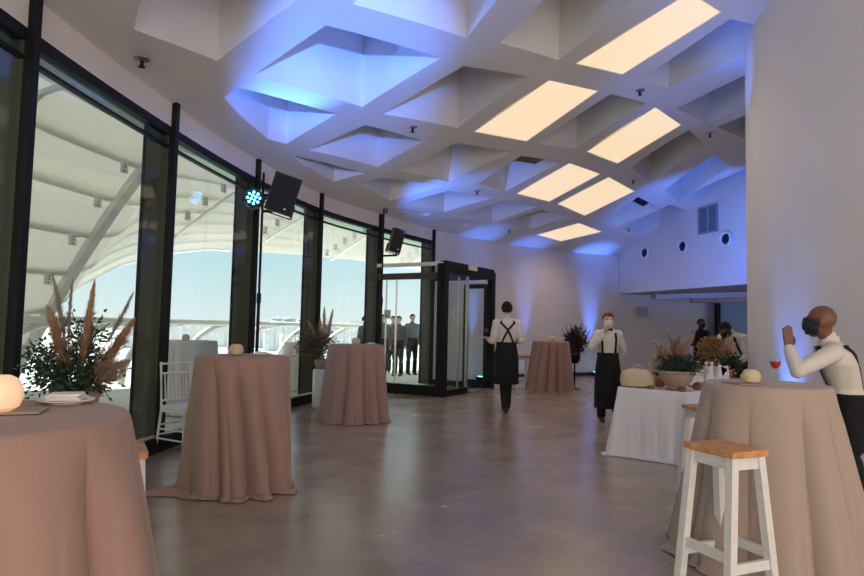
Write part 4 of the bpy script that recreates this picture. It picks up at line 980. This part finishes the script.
foliage(pl, (-0.12, -0.12, 0.14), (0.10, 0.10, 0.09), 200, pink_m, rn, 0.04, 0.03, 'blossom', 6)
# uplights on the floor
up0 = None
for i, (x, y) in enumerate(UP):
    lab = ['small black floor uplighter against the far wall behind the entrance lobby', 'small black floor uplighter against the far wall behind the far table', 'small black floor uplighter against the far wall behind the masked waitress'][i]
    if up0 is None:
        up0 = thing('floor_uplighter', lab, 'uplighter', (x, y, 0), 0, 'black floor uplighters')
        MB().bbox((0, 0, 0.07), (0.2, 0.2, 0.11), 0.01).build('housing', black_m, up0)
        MB().lathe([(0.07, 0.126), (0.07, 0.132), (0.01, 0.133)], n=20).build('lens', led_m, up0)
    else: dup(up0, (x, y, 0), 0.3 * i, lab)
# ------------------------------------------------------------------ people
class Body:
    """closed tapered volumes merged into one skin by a voxel remesh"""
    def __init__(s): s.mb = MB()
    def limb(s, pts, rs, n=14, fl=1.0):
        pts = [Vector(p) for p in pts]
        # resample smoothly
        P = []; R = []
        for i in range(len(pts) - 1):
            for k in range(4): t = k / 4; P.append(pts[i].lerp(pts[i + 1], t)); R.append(rs[i] * (1 - t) + rs[i + 1] * t)
        P.append(pts[-1]); R.append(rs[-1]); s.mb.tube(P, R, n)
        for p, r in zip(pts, rs): s.mb.ball(p, r * 1.0, 12, 8)
    def loft(s, rings, n=24):  # rings: (center, rx, ry, yaw)
        vs = []; fs = []
        for c, rx, ry, yaw in rings:
            cs, sn = math.cos(yaw), math.sin(yaw)
            for j in range(n):
                q = 2 * pi * j / n; cx_ = abs(math.cos(q)) ** 0.85 * (1 if math.cos(q) > 0 else -1) * rx; cy_ = abs(math.sin(q)) ** 0.85 * (1 if math.sin(q) > 0 else -1) * ry
                vs.append((c[0] + cx_ * cs - cy_ * sn, c[1] + cx_ * sn + cy_ * cs, c[2]))
        k = len(rings)
        for i in range(k - 1):
            for j in range(n): fs.append((i * n + j, i * n + (j + 1) % n, (i + 1) * n + (j + 1) % n, (i + 1) * n + j))
        fs.append(tuple(range(n - 1, -1, -1))); fs.append(tuple((k - 1) * n + j for j in range(n))); s.mb.add(vs, fs)
    def ball(s, c, r): s.mb.ball(c, r, 18, 12)
    def done(s, name, m, parent, voxel=0.011, smooth=4):
        o = s.mb.build(name, m, parent, True, None, 180)
        r = o.modifiers.new('remesh', 'REMESH'); r.mode = 'VOXEL'; r.voxel_size = voxel; r.use_smooth_shade = True
        k = o.modifiers.new('smooth', 'SMOOTH'); k.factor = 0.5; k.iterations = smooth
        dg = bpy.context.evaluated_depsgraph_get(); me = bpy.data.meshes.new_from_object(o.evaluated_get(dg), depsgraph=dg)
        o.modifiers.clear(); o.data = me; me.name = name; me.polygons.foreach_set('use_smooth', [True] * len(me.polygons))
        if not me.materials: me.materials.append(m)
        return o
def lerp3(a, b, t): return Vector(a).lerp(Vector(b), t)
def hand(B, wrist, d, palm_n, side, curl=0.5, s=1.0):
    """palm and five bent fingers; d = direction wrist->fingers, palm_n = palm normal, side = direction of the thumb"""
    d = Vector(d).normalized(); pn = Vector(palm_n).normalized(); sd = Vector(side).normalized(); w = Vector(wrist)
    for f in (-1.5, -0.5, 0.5, 1.5):
        B.limb([w + d * 0.01 * s + sd * f * 0.009 * s, w + d * 0.085 * s + sd * f * 0.020 * s], [0.016 * s, 0.0125 * s], 8)
    for i, (f, L) in enumerate(((1.5, 0.072), (0.5, 0.080), (-0.5, 0.075), (-1.5, 0.058))):
        k = w + d * 0.087 * s + sd * f * 0.020 * s; a = d; pts = [k]
        for seg in (0.45, 0.30, 0.25):
            a = (a + pn * curl * 0.55).normalized(); k = k + a * L * seg * s + sd * f * 0.0015; pts.append(k)
        B.limb(pts, [0.0095 * s, 0.0088 * s, 0.008 * s, 0.007 * s], 8)
    t0 = w + d * 0.022 * s + sd * 0.022 * s; t1 = t0 + (d * 0.5 + sd * 0.9 + pn * 0.3).normalized() * 0.038 * s; t2 = t1 + (d * 0.9 + sd * 0.35 + pn * 0.4).normalized() * 0.030 * s; t3 = t2 + (d + pn * 0.5).normalized() * 0.022 * s
    B.limb([t0, t1, t2, t3], [0.016 * s, 0.011 * s, 0.010 * s, 0.008 * s], 8)

def person(label, loc, rz, J, skin, look, voxel=0.011, group=None):
    """local frame: the person faces -Y; J holds joint positions in metres"""
    t = thing('person', label, 'person', loc, rz, group); hs = J.get('hs', 1.0)
    pel, wai, che, nek, hd = (Vector(J[k]) for k in ('pelvis', 'waist', 'chest', 'neck', 'head'))
    sl, sr = Vector(J['sh_l']), Vector(J['sh_r']); yaw = J.get('yaw', 0); wf = J.get('wf', 1.0); hy = J.get('head_yaw', 0)
    def torso(B, g, top=True):
        B.loft([(pel - Vector((0, 0, 0.10)), 0.150 * wf + g, 0.110 + g, yaw), (pel, 0.165 * wf + g, 0.115 + g, yaw), (lerp3(pel, wai, .6), 0.150 * wf + g, 0.105 + g, yaw), (wai, 0.138 * wf + g, 0.098 + g, yaw),
                (lerp3(wai, che, .5), 0.152 * wf + g, 0.108 + g, yaw), (che, 0.172 * wf + g, 0.115 + g, yaw), (lerp3(che, nek, .5), 0.165 * wf + g, 0.100 + g, yaw), (lerp3(che, nek, .8), 0.115 * wf + g, 0.075 + g * .6, yaw), (nek - Vector((0, 0, 0.005)), 0.062 + g * .4, 0.062 + g * .4, yaw)])
        for s_ in (sl, sr): B.limb([lerp3(che, nek, .55), s_], [0.075 + g, 0.058 + g]);
    def arms(B, g, end=0.97):
        for S_, E_, W_ in ((sl, J['el_l'], J['wr_l']), (sr, J['el_r'], J['wr_r'])):
            B.limb([S_, E_, lerp3(E_, W_, end)], [0.056 * wf + g, 0.042 + g, 0.030 + g * 0.8])
    B = Body(); torso(B, 0); arms(B, 0, 1.0)
    B.limb([nek - Vector((0, 0, .03)), lerp3(nek, hd, .6)], [0.058, 0.052])
    R = Matrix.Rotation(hy, 3, 'Z') @ Matrix.Rotation(J.get('head_pitch', 0), 3, 'X')
    def H(x, y, z): return hd + R @ (Vector((x, y, z)) * hs)
    hb = MB(); 
    def eb(c, r):
        mm = MB(); mm.ball((0, 0, 0), (r[0] * hs, r[1] * hs, r[2] * hs), 20, 14); B.mb.add([H(*c) + R @ Vector(v) for v in mm.v], mm.f)
    eb((0, 0.012, 0.025), (0.074, 0.092, 0.090)); eb((0, -0.030, -0.040), (0.056, 0.062, 0.072)); eb((0, -0.045, -0.085), (0.035, 0.038, 0.030))
    eb((0, -0.094, -0.022), (0.013, 0.022, 0.016)); eb((0, -0.090, 0.000), (0.009, 0.014, 0.028)); eb((0.074, 0.012, -0.005), (0.012, 0.022, 0.032)); eb((-0.074, 0.012, -0.005), (0.012, 0.022, 0.032))
    eb((0, -0.080, 0.028), (0.046, 0.018, 0.010)); eb((0, -0.083, -0.062), (0.024, 0.012, 0.007)); eb((0, -0.084, -0.050), (0.020, 0.012, 0.005))
    legs = (('hip_l', 'kn_l', 'an_l'), ('hip_r', 'kn_r', 'an_r'))
    for a, b, c in legs: B.limb([J[a], J[b], J[c]], [0.085 * wf, 0.056, 0.040])
    for nm in ('l', 'r'):
        h = J.get('hand_' + nm)
        if h: hand(B, J['wr_' + nm], *h)
    body = B.done('body', skin, t, voxel, 3)
    for s_ in (-1, 1):
        e_ = MB(); e_.ball(H(s_ * 0.030, -0.083, 0.006), (0.011, 0.007, 0.007), 10, 6); e_.build('eye', eye_m, body, True)
    # hair
    if look.get('hair'):
        hm = MB(); n_ = 26; rows = []
        lo = look.get('hair_low', -0.02)
        for i in range(11):
            for j in range(n_):
                q = 2 * pi * j / n_; front = max(0, -math.sin(q)); zt = 0.118; zl = lo + (0.062 - lo) * min(1, front * 1.7) ** 0.7; a = i / 10
                z = zl + (zt - zl) * math.sin(a * pi / 2); sc = math.sqrt(max(0.0, 1 - ((z - 0.022) / 0.0975) ** 2)); bumpy = 1 + 0.03 * math.sin(5 * q + i) * math.cos(3 * q)
                rows.append(H(0.083 * sc * math.cos(q) * bumpy, 0.012 + 0.101 * sc * math.sin(q) * bumpy, z))
        fs = [(i * n_ + j, i * n_ + (j + 1) % n_, (i + 1) * n_ + (j + 1) % n_, (i + 1) * n_ + j) for i in range(10) for j in range(n_)]; fs.append(tuple(10 * n_ + j for j in range(n_)))
        ho = hm.add(rows, fs).build('hair', look['hair'], body, True, None, 180)
        so = ho.modifiers.new('thick', 'SOLIDIFY'); so.thickness = 0.012; so.offset = -1
        if look.get('bun'): MB().ball(H(0, 0.11, 0.03), 0.042, 14, 10).build('hair_bun', look['hair'], body, True)
    if look.get('mask'):
        mk = MB(); vs = []; n_ = 16; 
        for i in range(9):
            z = -0.098 + 0.105 * i / 8
            for j in range(n_ + 1):
                q = pi + pi * j / n_; w_ = 0.067 - 0.02 * ((z + 0.045) / 0.055) ** 2 * (1 if z < -0.045 else 0.3); dp = 0.100 + 0.012 * math.cos((z + 0.03) * 26)
                vs.append(H(w_ * math.cos(q), -0.004 + (dp) * math.sin(q) * (0.93 if z < -0.07 else 1.02), z))
        fs = [(i * (n_ + 1) + j, i * (n_ + 1) + j + 1, (i + 1) * (n_ + 1) + j + 1, (i + 1) * (n_ + 1) + j) for i in range(8) for j in range(n_)]
        mo = mk.add(vs, fs).build('face_mask', look['mask'], t, True, None, 180); so = mo.modifiers.new('thick', 'SOLIDIFY'); so.thickness = 0.005
        lp = MB()
        for s_ in (-1, 1): lp.tube([H(s_ * 0.066, -0.01, -0.02), H(s_ * 0.078, 0.025, 0.01), H(s_ * .076, 0.03, 0.0)], 0.002, 5)
        lp.build('ear_loop', look['mask'], mo)
    if look.get('glasses'):
        g_ = MB()
        for s_ in (-1, 1):
            g_.tube([H(s_ * 0.032 + 0.024 * math.cos(a), -0.103, 0.008 + 0.018 * math.sin(a)) for a in [2 * pi * k / 14 for k in range(15)]], 0.0022, 5)
            g_.tube([H(s_ * 0.056, -0.102, 0.012), H(s_ * 0.080, -0.04, 0.012), H(s_ * 0.083, 0.015, 0.008)], 0.0022, 5)
        g_.tube([H(-0.009, -0.104, 0.010), H(0.009, -0.104, 0.010)], 0.0022, 5); g_.build('glasses', black_m, t)
    # shirt / jacket
    top_m = look['top']; B = Body(); torso(B, 0.014); arms(B, 0.013, 0.94); B.limb([nek - Vector((0, 0, 0.02)), lerp3(nek, hd, .22)], [0.064, 0.062]); shirt = B.done('shirt' if not look.get('jacket') else 'jacket', top_m, t, voxel, 3)
    # trousers
    B = Body(); B.loft([(pel - Vector((0, 0, 0.12)), 0.165 * wf, 0.125, yaw), (pel, 0.185 * wf, 0.135, yaw), (lerp3(pel, wai, .75), 0.165 * wf, 0.122, yaw)])
    for a, b, c in legs: B.limb([J[a], J[b], lerp3(J[b], J[c], 0.98)], [0.102 * wf, 0.076, 0.066])
    B.done('trousers', look['bottom'], t, voxel, 3)
    for a, nm in (('an_l', 'l'), ('an_r', 'r')):
        an_ = Vector(J[a]); fd = Vector(J.get('foot_' + nm, (0, -1, 0))); B = Body()
        B.limb([an_ - fd * 0.045 - Vector((0, 0, 0.035)), an_ + fd * 0.05 - Vector((0, 0, 0.045)), an_ + fd * 0.15 - Vector((0, 0, 0.055))], [0.042, 0.040, 0.034]); B.limb([an_ + Vector((0, 0, .02)), an_ - Vector((0, 0, 0.03))], [0.042, 0.042])
        o = B.done('shoe', leather_m, t, 0.009, 2)
        for v in o.data.vertices:
            if v.co.z < an_.z - 0.085: v.co.z = an_.z - 0.085
    if look.get('apron'):
        zl = look['apron']; z1 = lerp3(pel, wai, .9).z; c = lerp3(pel, wai, .5); vs = []; n_ = 40; K = 14; off = look.get('apron_dx', 0)
        g = folds(3, 5)
        for i in range(K + 1):
            h = i / K; z = z1 + (zl - z1) * h
            for j in range(n_):
                q = 2 * pi * j / n_; gap = 1.0; r = 1 + 0.06 * h * g(q, h); vs.append((c.x + off * h + (0.172 * wf + 0.045 * math.sin(min(1, h * 2) * pi / 2)) * math.cos(q) * r, c.y + (0.130 + 0.045 * min(1, h * 2)) * math.sin(q) * r, z))
        fs = [(i * n_ + j, i * n_ + (j + 1) % n_, (i + 1) * n_ + (j + 1) % n_, (i + 1) * n_ + j) for i in range(K) for j in range(n_)]
        ao = MB().add(vs, fs).build('apron', look['bottom'], t, True, None, 180); so = ao.modifiers.new('thick', 'SOLIDIFY'); so.thickness = 0.004
        wb_ = MB().lathe([(0.186, z1 - 0.03), (0.190, z1 - 0.01), (0.188, z1 + 0.015), (0.17, z1 + 0.015)], n=30).build('waistband', look['bottom'], t, True)
        for v in wb_.data.vertices: v.co = Vector((c.x + v.co.x * wf * 0.97, c.y + v.co.y * 0.74, v.co.z))
    def surf(p, back, g=0.022):   # push a point onto the torso surface, front (-y) or back (+y)
        return p
    if look.get('braces'):
        kind = look['braces']
        def band(pts, nm='braces'):
            b_ = MB(); P = [Vector(p) for p in pts]
            for a_, c_ in zip(P, P[1:]): b_.bar(a_, c_ + (c_ - a_) * 0.06, 0.034, 0.008, look.get('bup', Vector((0, 1, 0))))
            b_.build(nm, blackcloth_m, t)
        bz = lerp3(pel, wai, .95).z; cx_, cy_ = che.x, che.y
        F = 0.128 + 0.014; 
        def tp(x, s_, z):   # torso profile depth
            w_ = 0.19 * wf; k = math.sqrt(max(0.05, 1 - (min(abs(x), w_ * .98) / w_) ** 2.4)); f = min(1, max(0, (z - bz) / max(0.01, nek.z - bz)))
            ctr = wai.lerp(nek, f); d_ = (0.112 + 0.024 * math.sin(min(1, f * 1.6) * pi / 2)) if f < 0.72 else 0.136 - 0.062 * (f - 0.72) / 0.28
            return Vector((ctr.x + x, ctr.y + s_ * (d_ * k + 0.004), z))
        top = nek.z - 0.025
        for s_ in (-1, 1):
            band([tp(s_ * 0.095, -1, bz), tp(s_ * 0.10, -1, bz + 0.12), tp(s_ * 0.105, -1, bz + 0.25), tp(s_ * 0.10, -1, top - 0.10), tp(s_ * 0.10, -1, top - 0.03), tp(s_ * 0.105, 1, top - 0.02)])
            X = ((0.095, 0), (0.045, 0.12), (-0.01, 0.22), (-0.11, top - 0.05 - bz)) if kind == 'X' else ((0.015, 0), (0.015, 0.16), (0.02, 0.24), (0.085, top - 0.06 - bz))
            band([tp(s_ * x_, 1, bz + z_) for x_, z_ in X] + [tp((-1 if kind == 'X' else 1) * s_ * 0.112, 1, top - 0.02)])
    if look.get('bow'):
        b_ = MB(); c = nek + Vector((0, -0.082, 0.0))
        for s_ in (-1, 1): b_.add([c + Vector((0, -0.004, 0.006)), c + Vector((s_ * 0.055, -0.002, 0.028)), c + Vector((s_ * 0.055, -0.002, -0.028)), c + Vector((0, -0.004, -0.006)), c + Vector((0, -0.016, 0.006)), c + Vector((s_ * 0.05, -0.016, 0.024)), c + Vector((s_ * 0.05, -0.016, -0.024)), c + Vector((0, -0.016, -0.006))],
            [(0, 1, 2, 3), (7, 6, 5, 4), (0, 4, 5, 1), (1, 5, 6, 2), (2, 6, 7, 3)])
        b_.bbox((c.x, c.y - 0.010, c.z), (0.018, 0.018, 0.022), 0.004); b_.build('bow_tie', blackcloth_m, t)
    if look.get('collar', True):
        MB().lathe([(0.070, -0.02), (0.066, 0.028), (0.060, 0.030), (0.061, -0.01)], (nek.x, nek.y, nek.z + 0.005), 24).build('collar', top_m, t, True)
    return t
def base_j(h=1.75):
    k = h / 1.75; V = lambda x, y, z: Vector((x * k, y * k, z * k))
    return dict(pelvis=V(0, 0, .95), waist=V(0, 0, 1.10), chest=V(0, 0, 1.30), neck=V(0, 0.01, 1.475), head=V(0, -0.01, 1.625), sh_l=V(.168, 0.01, 1.395), sh_r=V(-.168, 0.01, 1.395),
        el_l=V(.225, 0.04, 1.12), wr_l=V(.22, -0.04, .87), el_r=V(-.225, 0.04, 1.12), wr_r=V(-.22, -0.04, .87), hip_l=V(.09, 0, .90), hip_r=V(-.09, 0, .90), kn_l=V(.10, -.01, .50), kn_r=V(-.10, -.01, .50), an_l=V(.10, 0.02, .085), an_r=V(-.10, 0.02, .085),
        hand_l=((0, -0.1, -1), (-1, 0, 0), (0, -1, 0), 0.5), hand_r=((0, -0.1, -1), (1, 0, 0), (0, -1, 0), 0.5))
# local +X is to the figure's left when it faces -Y (towards the camera)
# waiter seen from behind, carrying a tray at his left
J = base_j(1.84); k = 1.84 / 1.75
J.update(hs=1.14, wf=0.95, el_l=Vector((.24, 0.02, 1.17)), wr_l=Vector((.25, -0.22, 1.17)), hand_l=((0.1, -1, 0.1), (0, 0, 1), (1, 0, 0), 0.35), el_r=Vector((-.24, 0.05, 1.18)), wr_r=Vector((-.18, -0.20, 1.16)), hand_r=((.3, -1, 0), (1, 0, 0), (0, 0, 1), 0.5),
    kn_r=Vector((-.04, -.03, .53)), an_r=Vector((-.03, -0.06, .085)), kn_l=Vector((.045, 0.02, .53)), an_l=Vector((.03, 0.16, .085)))
w1 = person('waiter seen from behind in white shirt with crossed black braces and long black apron', (1.27, 10.45, 0), pi + 0.05, J, skin_m, dict(hair=hair_m, hair_low=-0.05, top=shirt_m, bottom=blackcloth_m, apron=0.46, braces='X'), 0.011)
tr = thing('serving_tray', 'small white tray held by the waiter seen from behind', 'tray', (0.97, 10.78, 1.215), 0)
MB().lathe([(0.13, 0.0), (0.14, 0.012), (0.135, 0.014), (0.12, 0.004)], n=28).build('tray', china_m, tr, True)
gl2 = copy_tree(gl); gl2.location = (0.96, 10.78, 1.229); gl2['label'] = 'small glass on the tray carried by the waiter seen from behind'
# waitress facing the camera, one hand at her chin
J = base_j(1.66); k = 1.66 / 1.75
J.update(wf=0.90, hs=1.08, el_r=Vector((-.26, -0.10, 1.13)), wr_r=Vector((-.085, -0.17, 1.33)), hand_r=((.25, -0.1, 0.95), (0.3, 1, 0), (0.6, 0.5, 0.3), 0.7), el_l=Vector((.25, 0.09, 1.08)), wr_l=Vector((.18, 0.16, .93)), hand_l=((-.6, 0.2, -.5), (0, -1, 0), (0, 0, 1), 0.6), head_yaw=0.0)
J['an_l'] = Vector((.15, 0.08, .085)); J['an_r'] = Vector((-.10, -0.02, .085))
person('masked waitress in white shirt, bow tie and long black apron facing the camera', (2.74, 9.62, 0), -0.12, J, skin_m, dict(hair=hair2_m, hair_low=-0.03, bun=True, mask=mask_m, top=shirt_m, bottom=blackcloth_m, apron=0.20, braces='Y', bow=True), 0.010)
# man at the right with a raised hand: faces left, slightly away, leaning forward
J = base_j(1.76)
J.update(hs=1.02, wf=0.96, yaw=0.15, pelvis=Vector((-.12, .06, .86)), waist=Vector((-.09, .02, .99)), chest=Vector((-.01, -.03, 1.17)), neck=Vector((.035, -.08, 1.345)), head=Vector((.09, -.135, 1.485)), sh_l=Vector((.175, -.07, 1.255)), sh_r=Vector((-.14, -.07, 1.255)),
    head_pitch=0.0, head_yaw=-0.15, el_l=Vector((.375, -.295, 1.125)), wr_l=Vector((.245, -.345, 1.285)), hand_l=((0.0, -0.03, 1), (-.7, -0.5, 0), (-.5, .8, 0), 0.12),
    el_r=Vector((-.22, -.02, 1.00)), wr_r=Vector((-.20, -.14, .80)), hip_l=Vector((-.03, .06, .80)), hip_r=Vector((-.21, .06, .80)), kn_l=Vector((-.03, .05, .45)), kn_r=Vector((-.22, .05, .45)), an_l=Vector((-.04, .10, .085)), an_r=Vector((-.24, .10, .085)))
person('bald man with glasses and black mask in white shirt and braces raising one hand', (3.05, 4.62, 0), -pi / 2 - 0.50, J, skin2_m, dict(mask=maskb_m, glasses=True, top=shirt_m, bottom=blackcloth_m, braces='Y'), 0.0085)
# annex people
J = base_j(1.74)
J.update(head=Vector((0, -.34, 1.44)), neck=Vector((0, -.20, 1.38)), chest=Vector((0, -.12, 1.24)), waist=Vector((0, 0, 1.07)), sh_l=Vector((.20, -.17, 1.31)), sh_r=Vector((-.20, -.17, 1.31)), head_pitch=0.75, el_l=Vector((.23, -.17, 1.03)), wr_l=Vector((.14, -.36, .90)), el_r=Vector((-.23, -.17, 1.03)), wr_r=Vector((-.14, -.36, .90)),
    hand_l=((-.2, -.5, -.5), (0, 0, -1), (-1, 0, 0), 0.5), hand_r=((.2, -.5, -.5), (0, 0, -1), (1, 0, 0), 0.5))
person('dark-haired bearded man in white shirt and braces bending over the end of the buffet', (4.78, 9.60, 0), -pi / 2 + 0.45, J, skin2_m, dict(hair=hair_m, hair_low=-0.04, mask=maskb_m, top=shirt_m, bottom=blackcloth_m, braces='Y'), 0.012)
J = base_j(1.72); J.update(el_r=Vector((-.30, 0.02, 1.14)), wr_r=Vector((-.14, -.22, 1.02)), hand_r=((.5, -.5, -.2), (0, 0, -1), (0, -1, 0), .5))
person('person in black jacket and black mask standing at the back of the annex', (6.30, 14.5, 0), 0.3, J, skin2_m, dict(hair=hair_m, mask=maskb_m, top=blackcloth_m, bottom=blackcloth_m, jacket=True, collar=False), 0.014)
# guests outside, seen through the entrance lobby glass; its haze lightens their coat colours
GP = 'guests out on the terrace seen through the entrance glass'
out0 = {}
for i, (x, y, h, m_, lab, rz_) in enumerate(((-1.40, 17.9, 1.74, navy_m, 'guest in dark blue clothes standing outside behind the left glass of the entrance lobby', 0.2),
        (-0.92, 17.6, 1.70, mat('dark_grey_coat', (0.08, 0.085, 0.095), 0.9), 'guest in dark grey standing outside in the middle of the terrace group', -0.3), (-0.55, 18.2, 1.78, navy_m, 'tall guest in dark clothes outside at the right of the terrace group', 0.4),
        (-1.15, 18.8, 1.72, mat('grey_coat', (0.22, 0.23, 0.24), 0.9), 'guest in a grey coat outside, behind the others of the terrace group', 0.0), (-1.72, 16.2, 1.66, navy_m, 'guest in a dark coat outside, apart from the group, left of the entrance lobby', 1.0))):
    person(lab, (x, y, -0.02), rz_, base_j(h), skin_m, dict(hair=hair_m, top=m_, bottom=blackcloth_m, jacket=True, collar=False), 0.018, GP)
